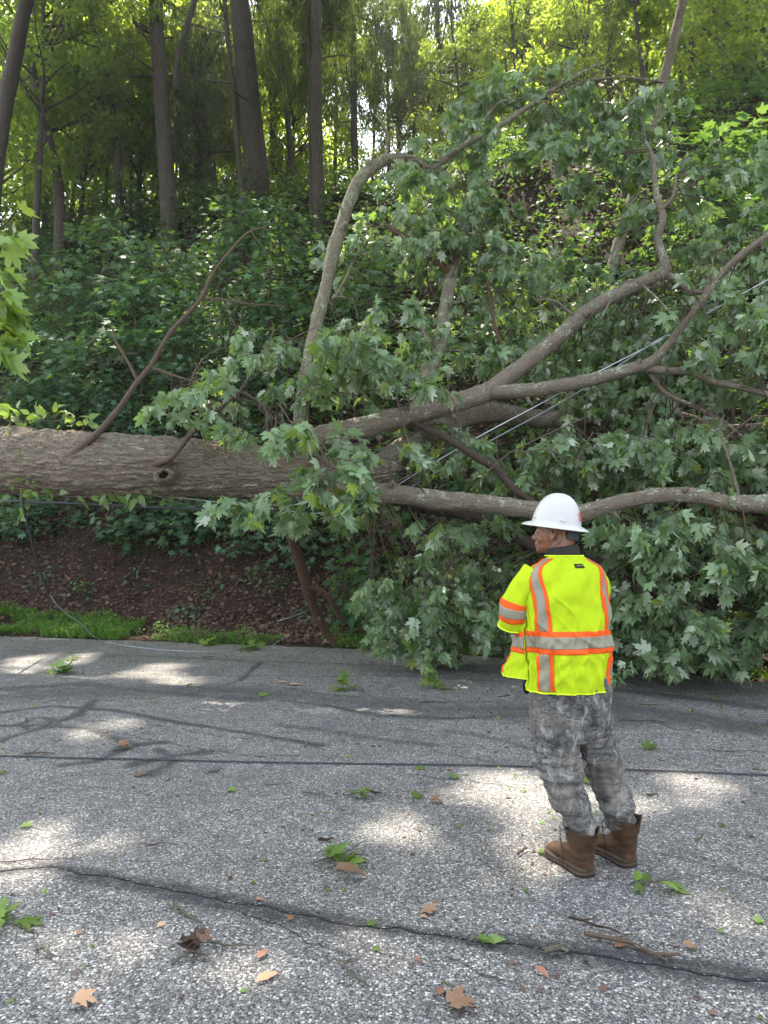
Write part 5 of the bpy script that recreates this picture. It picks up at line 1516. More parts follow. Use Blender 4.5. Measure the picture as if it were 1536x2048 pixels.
lie('sprig', 0, 1852, 80, 80, 'green leaves cut by the left edge of the picture', 4, lsz=.7)
lie('sprig', 375, 1922, 60, 40, 'crumpled dark brown leaf cluster in the foreground', 6, mat='dry_leaf', hgt=.03, lsz=.6)
lie('sprig', 150, 1290 + 30, 26, 0, 'tiny green sprig near the far road edge', 3, lsz=.6)
lie('sprig', 248, 1498, 42, 0, 'pale crumpled leaves just behind the long dark cable', 3, mat='tan_leaf', lsz=.6)
for (k, px, py, s, an, lab) in [
    ('pale', 1302, 1499, 34, 10, 'light green maple leaf right of the trouser legs'),
    ('green', 1178, 1567, 34, 60, 'green leaf seen between the trouser legs'),
    ('green', 528, 1391, 24, 0, 'small green leaf left of the upright sprig'),
    ('green', 380, 1373, 16, 0, 'tiny green leaf beside the big sunlit patch'),
    ('pale', 843, 1538, 22, 0, 'light green leaf just in front of the long dark cable'),
    ('green', 910, 1557, 24, 30, 'dark green leaf in front of the cable, left of the man'),
    ('pale', 837, 1595, 28, 40, 'pale ragged leaf between the short stick and the curled brown leaf'),
    ('dry', 875, 1606, 26, 0, 'curled brown leaf left of the knees'),
    ('green', 466, 1581, 20, 0, 'small green leaf left of centre beyond the seam'),
    ('dry', 280, 1551, 22, 0, 'small reddish leaf in front of the dark cable at the left'),
    ('pale', 56, 1654, 24, 20, 'pale green leaf on the left beside a sunlit patch'),
    ('pale', 6, 1547, 16, 0, 'yellowish leaf at the left edge near the cable'),
    ('tan', 702, 1763, 66, 5, 'tan leaf in front of the large maple sprig'),
    ('dry', 862, 1826, 36, -20, 'orange curled leaf right of the middle on the seam'),
    ('tan', 848, 1838, 16, 0, 'orange leaf scrap beside the orange curled leaf'),
    ('red', 582, 1841, 26, 75, 'small orange oval leaf standing in the middle foreground'),
    ('oval', 535, 1961, 46, 35, 'tan oval leaf with clear veins in the foreground'),
    ('red', 526, 1914, 32, 60, 'rust coloured leaf above the tan oval leaf'),
    ('dry', 172, 2009, 44, 0, 'pale brown broken leaf at the bottom left'),
    ('red', 1084, 1955, 32, -50, 'pinkish oval leaf in the right foreground'),
    ('dry', 926, 2015, 58, 20, 'large tan lobed leaf at the bottom, right of centre'),
    ('red', 880, 1990, 32, 80, 'reddish leaf touching the corner of the large tan lobed leaf'),
    ('red', 838, 1930, 20, 0, 'small brown leaf on the crack above the large tan leaf'),
    ('red', 1243, 1897, 28, 10, 'orange leaf lying on the broken stick'),
    ('dry', 1384, 1901, 26, 0, 'brown leaf right of the broken stick'),
    ('tan', 1438, 1743, 14, 0, 'small orange leaf at the right, level with the boots'),
    ('pale', 1085, 1709, 20, 0, 'yellow green leaf next to the left boot toe'),
    ('pale', 745, 1851, 22, 0, 'yellow green leaf on the seam right of the middle'),
    ('pale', 755, 1901, 16, 0, 'tiny pale leaf below the seam'),
    ('pale', 1520, 1846, 22, 0, 'pale green leaf scrap at the right edge'),
    ('pale', 508, 1769, 12, 0, 'tiny yellow green scrap above the seam left of centre'),
    ('pale', 919, 1655, 12, 0, 'tiny green scrap left of the knees in shade'),
    ('pale', 1447, 1654, 14, 0, 'tiny green leaf at the right in front of the cable'),
    ('red', 519, 1802, 16, 0, 'tiny pink leaf beside the seam left of centre'),
    ('tan', 590, 1371, 26, 0, 'pale leaf on the road left of the upright green sprig'),
    ('tan', 565, 1367, 22, 0, 'curled cream leaf beside the other pale one past mid road'),
    ('dry', 1320, 1353, 26, 0, 'brown leaf at the foot of the crown right of the vest'),
    ('red', 1340, 1371, 16, 0, 'small brown leaf in front of the crown right of the vest'),
    ('red', 605, 1312, 12, 0, 'tiny brown leaf on the road near the foot of the broken limb'),
    ('green', 1440, 1292 + 110, 18, 0, 'small green leaf on the road at the right before the crown'),
    ('dry', 158, 1868, 14, 0, 'tiny buff leaf scrap in the left foreground'),
    ('dry', 324, 1852, 16, 0, 'tiny brown scrap left of the long grey twig'),
    ('pale', 487, 1985, 12, 60, 'tiny green scrap left of the tan oval leaf'),
    ('red', 1075, 1690 + 170, 10, 0, 'tiny brown scrap on the seam below the boots'),
]:
    lie(k, px, py, s, an, lab)
for (px, py, s, an, rad, forks, mt, lab) in [
    (322, 1692, 80, -8, .0035, 1, 'bark_twig', 'thin brown twig left of centre in the shade'),
    (370, 1835, 100, -42, .008, 1, 'bark_greytwig', 'long lichened grey twig in the left foreground'),
    (450, 1895, 120, -6, .004, 3, 'bark_greytwig', 'branching grey twig beside the crumpled brown leaves'),
    (88, 1908, 62, -35, .008, 0, 'bark_greytwig', 'short curved greenish stick at the lower left'),
    (66, 1722, 140, 6, .003, 2, 'bark_twig', 'fine reddish twig along the seam at the left edge'),
    (1192, 1858, 104, -30, .0055, 1, 'bark_dark', 'dark stick reaching towards the broken stick'),
    (1262, 1900, 160, -36, .0095, 3, 'bark_twig', 'thick broken stick with a snapped end under the orange leaf'),
    (1120, 1912, 52, 6, .011, 0, 'bark_greytwig', 'short stubby lichened stick on the seam'),
    (700, 1952, 110, -50, .004, 1, 'bark_greytwig', 'thin forked grey twig in the middle foreground'),
    (748, 1589, 36, -40, .008, 0, 'bark_dark', 'short grey stick right of the small dark sprig'),
    (430, 1545, 44, 60, .004, 3, 'bark_dark', 'small tangled black twig in front of the cable left of centre'),
    (628, 1590, 42, -20, .005, 3, 'bark_greytwig', 'small forked twig in the light spot left of centre'),
    (556, 1571, 50, 4, .003, 0, 'bark_twig', 'straight thin twig left of the small forked one'),
    (1046, 1709, 36, 50, .006, 0, 'bark_red', 'curled brown twig left of the boots'),
    (652, 1685, 26, 0, .007, 1, 'bark_dark', 'little dark woody scrap above the large sprig'),
    (80, 1510, 60, 5, .007, 1, 'bark_twig', 'brown stick touching the long dark cable at the left'),
    (868, 1406, 60, 4, .004, 1, 'bark_dark', 'thin dark twig in front of the pale wilted sprig'),
    (1280, 1445, 90, -12, .004, 1, 'bark_dark', 'thin bent twig just right of the trousers'),
    (1305, 1412, 46, -4, .004, 0, 'bark_dark', 'short thin dark twig farther back right of the trousers'),
    (1480, 1505, 110, -10, .003, 1, 'bark_dark', 'thin dark twig near the right edge before the cable'),
    (1306, 1594, 26, 10, .006, 0, 'bark_greytwig', 'stubby pale twig right of the right boot top'),
    (1010, 1395, 30, 20, .004, 2, 'bark_dark', 'tiny dark twig left of the vest hem'),
    (930, 2010, 80, 60, .002, 0, 'bark_greytwig', 'hair thin twig at the bottom below the tan oval leaf'),
    (467, 1625, 22, 30, .003, 0, 'bark_dark', 'tiny dark twig in the middle of the shaded asphalt'),
    (418, 1315, 26, 10, .004, 0, 'bark_dark', 'tiny dark twig near the looping cable'),
    (1500, 1530, 60, 18, .002, 0, 'bark_greytwig', 'pale hair thin twig at the right edge'),
]:
    lie('twig', px, py, s, an, lab, rad=rad, forks=forks, mat=mt)
# the bent stem of the large sprig

# scraps of leaf, bark crumbs and grit: nobody could count them
gd = Geo(); r = np.random.default_rng(5)
n = 5200
x = r.uniform(-6.5, 6.5, n); t = r.uniform(size=n) ** 1.6; y = ye(x) - .05 - t * (ye(x) - 2.2)
near_ = ((x > -.3) & (r.uniform(size=n) < .75)) | (r.uniform(size=n) < .35)
x, y = x[near_], y[near_]; n = len(x)
z = (fbm(np.stack([x * .8, y * .8, 0 * x], -1), 2, 40) - .5) * .012 + .006
leaves(gd, HEX, np.stack([x, y, z], -1), r.normal(size=(n, 3)) * (1, 1, .1), np.array([0, 0, 1.]) + r.normal(size=(n, 3)) * .25, r.uniform(.008, .035, n), curl=.3)
tag(gd.build('leaf_scraps', M['dry_leaf'], smooth=False), 'crumbs of bark and leaf scattered over the asphalt', 'leaf scraps', kind='stuff')
gd = Geo(); n = 1500
x = r.uniform(-6.5, 6.5, n); t = r.uniform(size=n) ** 2; y = ye(x) - .03 - t * (ye(x) - 2.5)
z = (fbm(np.stack([x * .8, y * .8, 0 * x], -1), 2, 40) - .5) * .012 + .007
leaves(gd, MAPLE_LO, np.stack([x, y, z], -1), r.normal(size=(n, 3)) * (1, 1, .1), np.array([0, 0, 1.]) + r.normal(size=(n, 3)) * .3, r.uniform(.012, .06, n) * (1 - .5 * t), curl=.4)
tag(gd.build('green_scraps', M['vine_leaf'], smooth=False), 'torn green leaf bits scattered over the asphalt', 'leaf scraps', kind='stuff')
# ------------------------------------------------------------------ the man in the safety vest
PX0, PY0, YAW = .870, 3.60, math.radians(11)
cY, sY = math.cos(YAW), math.sin(YAW)


def L2W(x, y, z):
    """Body frame (x to his right, y the way he faces) to world."""
    return Vector((PX0 + x * cY - y * sY, PY0 + x * sY + y * cY, z))


person = empty('person', (PX0 + .12, PY0, 0), 'man on the road in white hard hat and yellow green safety vest, looking left', 'person')


def ico(geo, c, r, rot=None, n=20):
    th = np.linspace(0, math.pi, n // 2 + 1)[1:-1]; ph = np.linspace(0, 2 * math.pi, n, endpoint=False)
    V = [(0, 0, 1.)]
    for t in th:
        for p in ph: V.append((math.sin(t) * math.cos(p), math.sin(t) * math.sin(p), math.cos(t)))
    V.append((0, 0, -1.)); V = np.array(V) * np.array(r)
    if rot is not None: V = V @ np.array(rot.to_3x3() if hasattr(rot, 'to_3x3') else rot).T
    V = V + np.array(list(c))
    m_ = len(th); T, Q = [], []
    for j in range(n):
        T.append((0, 1 + j, 1 + (j + 1) % n)); T.append((len(V) - 1, 1 + (m_ - 1) * n + (j + 1) % n, 1 + (m_ - 1) * n + j))
    for i in range(m_ - 1):
        for j in range(n):
            Q.append((1 + i * n + j, 1 + (i + 1) * n + j, 1 + (i + 1) * n + (j + 1) % n, 1 + i * n + (j + 1) % n))
    geo.add(V, tris=T, quads=Q)


def loft(geo, rings, close=True):
    """rings: list of (n,3) arrays."""
    n = len(rings[0]); V = np.concatenate(rings); m_ = len(rings)
    i = np.arange(m_ * n).reshape(m_, n); nx = np.roll(i, -1, 1)
    Q = np.stack([i[:-1], nx[:-1], nx[1:], i[1:]], -1).reshape(-1, 4)
    T = []
    if close:
        V = np.concatenate([V, rings[0].mean(0)[None], rings[-1].mean(0)[None]])
        for j in range(n):
            T.append((m_ * n, (j + 1) % n, j)); T.append((m_ * n + 1, i[-1][j], i[-1][(j + 1) % n]))
    geo.add(V, tris=T, quads=Q)


def ring(c, rx_, ry_, yaw=0.0, n=28, e=2.0, tilt=None):
    th = np.linspace(0, 2 * math.pi, n, endpoint=False)
    x = np.sign(np.cos(th)) * np.abs(np.cos(th)) ** (2 / e) * rx_
    y = np.sign(np.sin(th)) * np.abs(np.sin(th)) ** (2 / e) * ry_
    X = x * math.cos(yaw) - y * math.sin(yaw); Y_ = x * math.sin(yaw) + y * math.cos(yaw)
    Z = np.zeros(n) if tilt is None else tilt[0] * X + tilt[1] * Y_
    return np.stack([X + c[0], Y_ + c[1], Z + c[2]], -1)


def capsule(geo, a, b, ra, rb, n=12):
    a, b = Vector(a), Vector(b)
    pts = [a, a.lerp(b, .5), b]
    tube(geo, pts, [ra, (ra + rb) / 2, rb], n, .01)
    geo.A.pop('bark', None)
    ico(geo, a, (ra,) * 3, n=10); ico(geo, b, (rb,) * 3, n=10)


def fuse(geo, name, mat, parent, voxel=.006, smooth=6, disp=None, attrs=None):
    """Union of overlapping closed shapes as one continuous skin."""
    geo.A = {}
    o_ = geo.build(name, mat)
    md = o_.modifiers.new('r', 'REMESH'); md.mode = 'VOXEL'; md.voxel_size = voxel; md.use_smooth_shade = True
    if smooth:
        ms = o_.modifiers.new('s', 'SMOOTH'); ms.iterations = smooth; ms.factor = .5
    dg = bpy.context.evaluated_depsgraph_get(); dg.update()
    ev = o_.evaluated_get(dg)
    me = bpy.data.meshes.new_from_object(ev)
    o_.modifiers.clear(); o_.data = me
    me.name = name
    if disp is not None:
        n = len(me.vertices); V = np.zeros(n * 3, np.float32); N = np.zeros(n * 3, np.float32)
        me.vertices.foreach_get('co', V); me.vertices.foreach_get('normal', N)
        V = V.reshape(-1, 3); N = N.reshape(-1, 3)
        V = V + N * disp(V)[:, None]
        me.vertices.foreach_set('co', V.astype(np.float32).ravel()); me.update()
    me.polygons.foreach_set('use_smooth', np.ones(len(me.polygons), bool))
    if parent is not None:
        o_.parent = parent; o_.matrix_parent_inverse = parent.matrix_basis.inverted()
    return o_


# materials
m, nt, out = new_mat('skin'); g = NT(nt)
n_ = g.noise(g.obj(), 14, 3).outputs['Fac']
c = g.mix(n_, (.16, .066, .036), (.235, .105, .060))
b = g.pbsdf(c, .42, .45, g.bump(g.noise(g.obj(), 260, 2).outputs['Fac'], .15, .001))
b.inputs['Subsurface Weight'].default_value = .08; b.inputs['Subsurface Radius'].default_value = (.02, .008, .004)
g.link(b.outputs[0], out.inputs['Surface']); M['skin'] = m


def cloth_mat(name, col, rough=.75, mesh=0.0, spec=.2, sheen=0.0):
    m, nt, out = new_mat(name); g = NT(nt)
    P_ = g.obj()
    n1 = g.noise(P_, 9, 3).outputs['Fac']
    c = g.mix(n1, tuple(x * .9 for x in col), tuple(min(1, x * 1.06) for x in col))
    h = g.noise(P_, 55, 3).outputs['Fac']
    if mesh:
        v = g.voro(g.mapping(P_, (1, .3, 1.5)), 230, rand=.15).outputs['Distance']
        c = g.mix(g.ramp(v, [(.1, mesh), (.35, 0.0)]), c, tuple(x * .55 for x in col))
        h = g.math('ADD', h, g.math('MULTIPLY', v, .5))
    b = g.pbsdf(c, rough, spec, g.bump(h, .35, .003))
    if sheen: b.inputs['Sheen Weight'].default_value = sheen
    g.link(b.outputs[0], out.inputs['Surface']); M[name] = m


cloth_mat('vest_yellow', (.43, .58, .010), .8, .5)
cloth_mat('vest_orange', (.78, .10, .012), .6, 0)
cloth_mat('vest_silver', (.25, .235, .17), .55, 0, .35)
cloth_mat('shirt', (.035, .033, .03), .9)
cloth_mat('shaft_shade', (.012, .012, .012), .9)
M['hat'] = simple_mat('hat', (.50, .50, .48), .35, .5, .04, 7)
M['hat_band'] = simple_mat('hat_band', (.035, .04, .045), .6, .3)
M['sticker_red'] = simple_mat('sticker_red', (.62, .12, .12), .5, .3, .3, 60)
M['hair'] = simple_mat('hair', (.035, .026, .022), .9, .2, .5, 180, .6, bd=.002)
M['leather'] = simple_mat('leather', (.068, .037, .019), .72, .3, .35, 16, .5, bd=.003)
M['leather_dark'] = simple_mat('leather_dark', (.06, .034, .02), .8, .25, .3, 22, .5)
M['sole'] = simple_mat('sole', (.07, .05, .034), .8, .25, .25, 30, .4)
M['sole_dark'] = simple_mat('sole_dark', (.02, .018, .015), .85, .2)
M['lace'] = simple_mat('lace', (.045, .026, .018), .9, .1)
M['label_black'] = simple_mat('label_black', (.012, .012, .010), .7, .2)
M['label_text'] = simple_mat('label_text', (.30, .32, .12), .7, .2)
M['eye'] = simple_mat('eye', (.6, .57, .52), .2, .6, .02)
M['iris'] = simple_mat('iris', (.03, .015, .01), .2, .6, .02)

m, nt, out = new_mat('camo'); g = NT(nt)
P_ = g.obj()
w = g.noise(P_, 6, 2).outputs['Color']
mv = nt.nodes.new('ShaderNodeVectorMath'); mv.operation = 'MULTIPLY_ADD'; g.link(w, mv.inputs[0]); mv.inputs[1].default_value = (.09, .09, .09); g.link(P_, mv.inputs[2])
a1 = g.noise(g.mapping(mv.outputs[0], (15, 15, 8), (.3, .5, 0)), 1, 4, .65, .3).outputs['Fac']
a2 = g.noise(g.mapping(mv.outputs[0], (12, 12, 34), (.9, -.6, .2)), 1, 3, .6, .25).outputs['Fac']
a3 = g.noise(g.mapping(mv.outputs[0], (32, 32, 11), (-.5, .7, .4)), 1, 3, .6, .3).outputs['Fac']
c = g.ramp(a1, [(.32, (.04, .038, .039)), (.43, (.105, .102, .105)), (.54, (.17, .16, .145)), (.68, (.29, .28, .265))])
c = g.mix(g.ramp(g.math('ABSOLUTE', g.math('SUBTRACT', a2, .5)), [(0, .95), (.05, 0.0)]), c, (.04, .037, .038))
c = g.mix(g.ramp(a3, [(.56, 0.0), (.66, .75)]), c, (.31, .30, .28))
c = g.mix(g.ramp(g.noise(P_, 5, 2).outputs['Fac'], [(.45, 0.0), (.65, .4)]), c, (.17, .145, .11))
b = g.pbsdf(c, .85, .15, g.bump(g.noise(P_, 60, 3).outputs['Fac'], .4, .003))
g.link(b.outputs[0], out.inputs['Surface']); M['camo'] = m

# torso surface -------------------------------------------------------------
TZ = [.80, .86, .95, 1.05, 1.20, 1.31, 1.38, 1.42, 1.450, 1.475, 1.495, 1.51]
TA = [.204, .206, .206, .204, .210, .214, .212, .203, .176, .126, .090, .078]
TB = [.158, .158, .158, .152, .150, .142, .128, .115, .102, .090, .080, .076]


def torso(u, z, off=0.0, flare=True):
    u = np.asarray(u, float); z = np.asarray(z, float)
    a = np.interp(z, TZ, TA); b_ = np.interp(z, TZ, TB)
    e = 2 / 2.35
    su, cu = np.sin(u), np.cos(u)
    x = a * np.sign(su) * np.abs(su) ** e
    y = -b_ * np.sign(cu) * np.abs(cu) ** e
    q = np.stack([x * 5.5, y * 5.5, z * 3.0], -1).reshape(-1, 3)
    w1 = (fbm(q, 2, 91) - .5).reshape(u.shape)
    q2 = np.stack([u * 5 + z * 3.5, 0 * u, z * 2.2], -1).reshape(-1, 3)
    w2 = (fbm(q2, 2, 95) - .5).reshape(u.shape)
    q3 = np.stack([u * 2.0, 0 * u, z * 18 + np.abs(u) * 3], -1).reshape(-1, 3)
    w3 = (fbm(q3, 2, 99) - .5).reshape(u.shape)
    low = np.clip((1.36 - z) / .3, 0, 1)
    waist = np.exp(-((z - 1.02) / .12) ** 2)
    d = w1 * .050 * low + w2 * .040 * low + w3 * .034 * waist + (fbm(np.stack([u * 1.2 + z * 9, 0 * u, u * 2.5 - z * 6], -1).reshape(-1, 3), 2, 7) - .5).reshape(u.shape) * .030
    # soft creases running down and across the back
    qc = np.stack([u * 3.2 + z * 5.0 + 3 * w1, 0 * u, z * 2.6 - u * .8], -1).reshape(-1, 3)
    cr_ = np.clip(1 - np.abs(fbm(qc, 2, 123) - .5).reshape(u.shape) * 9, 0, 1) ** 1.5
    qd = np.stack([u * 1.1 - z * 2, 0 * u, z * 11 + u * 1.6], -1).reshape(-1, 3)
    cd_ = np.clip(1 - np.abs(fbm(qd, 2, 133) - .5).reshape(u.shape) * 9, 0, 1) ** 1.5
    d = d + cr_ * .013 * np.clip((1.42 - z) / .2, 0, 1) + cd_ * .011 * np.exp(-((z - 1.12) / .10) ** 2) - .004
    sc = 1.0 + 0 * u
    if flare:
        k = np.clip((-u - 1.45) / .5, 0, 1) * np.clip((2.9 + u) / .3, 0, 1)
        sc = 1 + .42 * k * np.clip((1.20 - z) / .34, 0, 1)
    nx_, ny_ = su, -cu
    shift = .004 * np.clip((z - 1.0) / .4, 0, 1)
    X = x * sc + nx_ * (d + off) + shift; Y_ = y * sc + ny_ * (d + off)
    return np.stack([PX0 + X * cY - Y_ * sY, PY0 + X * sY + Y_ * cY, z], -1)


def patch(f, u0, u1, z0, z1, nu, nz, off=0.0):
    U, Z = np.meshgrid(np.linspace(0, 1, nu), np.linspace(0, 1, nz))
    zz = z0 + (z1 - z0) * Z
    ua = u0(zz) if callable(u0) else u0; ub = u1(zz) if callable(u1) else u1
    uu = ua + (ub - ua) * U
    V = f(uu, zz, off).reshape(-1, 3)
    i = np.arange(nu * nz).reshape(nz, nu)
    return V, np.stack([i[:-1, :-1], i[:-1, 1:], i[1:, 1:], i[1:, :-1]], -1).reshape(-1, 4)


def shell(f, *a, th=.003, **k):
    """Patch with thickness."""
    off = k.pop('off', 0.0)
    Vo, Q = patch(f, *a, off=off); Vi, _ = patch(f, *a, off=off - th)
    n = len(Vo); nu, nz = a[4], a[5]
    i = np.arange(n).reshape(nz, nu)
    B_ = np.concatenate([i[0], i[1:, -1], i[-1, ::-1][1:], i[::-1, 0][1:]])
    S = np.stack([B_[:-1], B_[:-1] + n, B_[1:] + n, B_[1:]], -1)
    return np.concatenate([Vo, Vi]), np.concatenate([Q, Q[:, ::-1] + n, S])


HEM = .865
back_f = lambda u, z, off=0.0: torso(u, z, off, flare=False)


def front_f(u, z, off=0.0):
    return torso(u, z, off + .012, flare=True)


gv_ = Geo(); V, Q = shell(back_f, -1.52, 2.80, HEM, 1.500, 170, 110); gv_.add(V, quads=Q)
vest = gv_.build('vest', M['vest_yellow'], person)


def strip(name, mat, specs, off=.0025):
    g_ = Geo()
    for (f, ua, ub, za, zb, nu, nz) in specs:
        V, Q = shell(f, ua, ub, za, zb, nu, nz, off=off, th=.002); g_.add(V, quads=Q)
    return g_


def ub_band(uc, hw):
    """Edges of a vertical band: constant real width."""
    return (lambda z: uc(z) - hw / np.interp(z, TZ, TA), lambda z: uc(z) + hw / np.interp(z, TZ, TA))


ucL = lambda z: np.interp(z, [.83, 1.02, 1.10, 1.30, 1.42, 1.50], [-.74, -.76, -.76, -.84, -1.02, -1.28])
ucR = lambda z: np.interp(z, [.83, 1.02, 1.10, 1.30, 1.42, 1.50], [.98, .98, 1.0, .84, .90, 1.15])
ZB0, ZB1 = 1.044, 1.148        # waist band
wz0 = 0
orange, silver = [], []
for uc in (ucL, ucR):
    a, b_ = ub_band(uc, .049)
    a2, b2 = ub_band(uc, .026)
    if uc is ucR:
        a, b_ = ub_band(uc, .040); a2, b2 = ub_band(uc, .020)
    orange.append((back_f, a, b_, ZB1 - .006, 1.485, 14, 60)); silver.append((back_f, a2, b2, ZB1, 1.484, 8, 60))
    orange.append((back_f, a, b_, HEM + .008, ZB0 + .006, 14, 24)); silver.append((back_f, a2, b2, HEM + .009, ZB0, 8, 24))
for uc in (lambda z: 0 * z + 2.25,):
    a, b_ = ub_band(uc, .045); a2, b2 = ub_band(uc, .022)
    orange.append((back_f, a, b_, HEM + .01, 1.44, 12, 60)); silver.append((back_f, a2, b2, HEM + .011, 1.44, 8, 60))
g_ = strip('orange', None, orange, .0028)
V, Q = shell(back_f, -1.51, 2.78, ZB0, ZB1, 160, 14, off=.0036, th=.002); g_.add(V, quads=Q)
g_.build('orange_stripe', M['vest_orange'], vest)
g_ = strip('silver', None, silver, .0046)
V, Q = shell(back_f, -1.51, 2.78, ZB0 + .025, ZB1 - .025, 160, 10, off=.0058, th=.002); g_.add(V, quads=Q)
g_.build('reflective_stripe', M['vest_silver'], vest)
# the left front panel hangs open, away from the body
FH = .915
g_ = Geo(); V, Q = shell(front_f, -2.80, -1.42, FH, 1.44, 60, 70); g_.add(V, quads=Q)
fp = g_.build('front_panel', M['vest_yellow'], vest)
g_ = Geo(); V, Q = shell(front_f, -2.78, -1.43, ZB0 - .012, ZB1 - .012, 50, 14, off=.0036, th=.002); g_.add(V, quads=Q)
V, Q = shell(front_f, -2.42, -2.12, FH + .01, 1.43, 10, 60, off=.0028, th=.002); g_.add(V, quads=Q)
g_.build('orange_stripe', M['vest_orange'], vest)
g_ = Geo(); V, Q = shell(front_f, -2.78, -1.43, ZB0 + .012, ZB1 - .036, 50, 10, off=.0058, th=.002); g_.add(V, quads=Q)
V, Q = shell(front_f, -2.34, -2.20, FH + .011, 1.43, 6, 60, off=.0046, th=.002); g_.add(V, quads=Q)
g_.build('reflective_stripe', M['vest_silver'], vest)
# yellow piping along hem and neck
g_ = Geo()
C = back_f(np.full(80, -1.52), np.linspace(HEM, 1.36, 80), .001); tube(g_, C, [.003] * 80, 6, raw=True)
C = front_f(np.linspace(-2.8, -1.42, 60), np.full(60, FH), .001); tube(g_, C, [.003] * 60, 6, raw=True)
for (zz, u0, u1) in ((HEM, -1.5, 2.8), (1.498, -2.2, 2.2)):
    C = back_f(np.linspace(u0, u1, 90), np.full(90, zz), .001)
    tube(g_, C, [.0035] * 90, 6, raw=True)
g_.A = {}
g_.build('piping', simple_mat('piping', (.70, .88, .02), .6, .3, .05), vest)
# neck label at the middle of the back
g_ = Geo(); V, Q = shell(back_f, .02, .24, 1.442, 1.461, 8, 4, off=.004, th=.0015); g_.add(V, quads=Q)
lab = g_.build('label', M['label_black'], vest); lab['label'] = 'small black label below the neckline'
g_ = Geo()
for k in range(7):
    u_ = .055 + k * .023
    V, Q = shell(back_f, u_, u_ + .013, 1.449, 1.455, 2, 2, off=.0048, th=.0005); g_.add(V, quads=Q)
g_.build('lettering', M['label_text'], lab)

# sleeves -----------------------------------------------------------------
ARM = {
    -1: [(-.150, -.005, 1.412), (-.205, -.004, 1.355), (-.236, .008, 1.28), (-.240, .030, 1.215), (-.238, .056, 1.158)],
    1: [(.135, .0, 1.41), (.175, .010, 1.36), (.190, .045, 1.29), (.192, .085, 1.21), (.182, .115, 1.140)],
}
SR = [.054, .062, .063, .063, .066]
FORE = {
    -1: [(-.238, .05, 1.185), (-.18, .17, 1.180), (-.06, .235, 1.20), (.06, .25, 1.215)],
    1: [(.182, .085, 1.195), (.13, .19, 1.165), (.02, .265, 1.155), (-.09, .262, 1.16)],
}


def sleeve_f(side):
    C, rad = spline([L2W(*p) for p in ARM[side]], SR, .004)
    T = unit(np.gradient(C, axis=0))
    ref = np.array([cY, sY, 0]) * 1.0
    N = unit(ref - T * (T @ ref)[:, None]); B_ = np.cross(T, N)
    n = len(C)

    def f(u, s, off=0.0):
        u = np.asarray(u, float); s = np.asarray(s, float)
        i = np.clip(s * (n - 1), 0, n - 1.001); i0 = i.astype(int); fr = (i - i0)[..., None]
        def L(A): return A[i0] * (1 - fr) + A[np.minimum(i0 + 1, n - 1)] * fr
        c_ = L(C); N_ = L(N); Bb = L(B_); r_ = (L(rad[:, None]))[..., 0]
        d = N_ * np.cos(u)[..., None] + Bb * np.sin(u)[..., None]
        q = (c_ + d * r_[..., None]).reshape(-1, 3)
        w = (fbm(q * (14, 14, 9), 2, 61 + side) - .5)  .reshape(u.shape) * .034
        return c_ + d * (r_ + w + off)[..., None]
    return f


for side in (-1, 1):
    f = sleeve_f(side)
    g_ = Geo(); V, Q = shell(f, 0, 2 * math.pi, 0.0, 1.0, 48, 50, th=.003); g_.add(V, quads=Q)
    sl = g_.build('sleeve', M['vest_yellow'], vest)
    g_ = Geo(); V, Q = shell(f, 0, 2 * math.pi, .55, .84, 48, 16, off=.003, th=.002); g_.add(V, quads=Q)
    g_.build('orange_stripe', M['vest_orange'], vest)
    g_ = Geo(); V, Q = shell(f, 0, 2 * math.pi, .625, .765, 48, 10, off=.005, th=.002); g_.add(V, quads=Q)
    g_.build('reflective_stripe', M['vest_silver'], vest)
    C = f(np.linspace(0, 2 * math.pi, 50), np.full(50, .995), .001)
    g_ = Geo(); tube(g_, C, [.0035] * 50, 6, raw=True); g_.A = {}
    g_.build('piping', bpy.data.materials['piping'], vest)

# head frame --------------------------------------------------------------
HYAW = math.radians(62)
hf = Vector((-math.sin(HYAW), math.cos(HYAW), 0)); hr = Vector((math.cos(HYAW), math.sin(HYAW), 0)); hu = Vector((0, 0, 1))
TILT = math.radians(-3)     # chin slightly up
HC = Vector((.838, 3.615, 1.622))


def HW(x, y, z):
    y2 = y * math.cos(TILT) + z * math.sin(TILT) * 1; z2 = -y * math.sin(TILT) + z * math.cos(TILT)
    return HC + hr * x + hf * y2 + hu * z2


HROT = np.stack([np.array(hr), np.array(hf), np.array(hu)], 1)

gb = Geo()
for (c_, r_) in [((0, -.014, .030), (.076, .098, .084)), ((0, .026, -.028), (.066, .064, .080)), ((0, .030, -.072), (.054, .058, .044)), ((0, .074, -.100), (.024, .018, .017)),
                 ((-.036, .052, -.042), (.029, .030, .030)), ((.036, .052, -.042), (.029, .030, .030)), ((0, .104, -.040), (.0155, .015, .013)), ((-.014, .094, -.045), (.010, .012, .010)), ((.014, .094, -.045), (.010, .012, .010)),
                 ((0, .088, -.068), (.024, .013, .0085)), ((0, .086, -.081), (.021, .013, .0095)), ((-.027, .074, .016), (.024, .014, .009)), ((.027, .074, .016), (.024, .014, .009)),
                 ((-.030, .070, -.004), (.016, .012, .010)), ((.030, .070, -.004), (.016, .012, .010)), ((0, -.055, -.055), (.056, .040, .05))]:
    ico(gb, HW(*c_), r_, HROT, 24)
capsule(gb, HW(0, .080, .010), HW(0, .100, -.034), .009, .012)
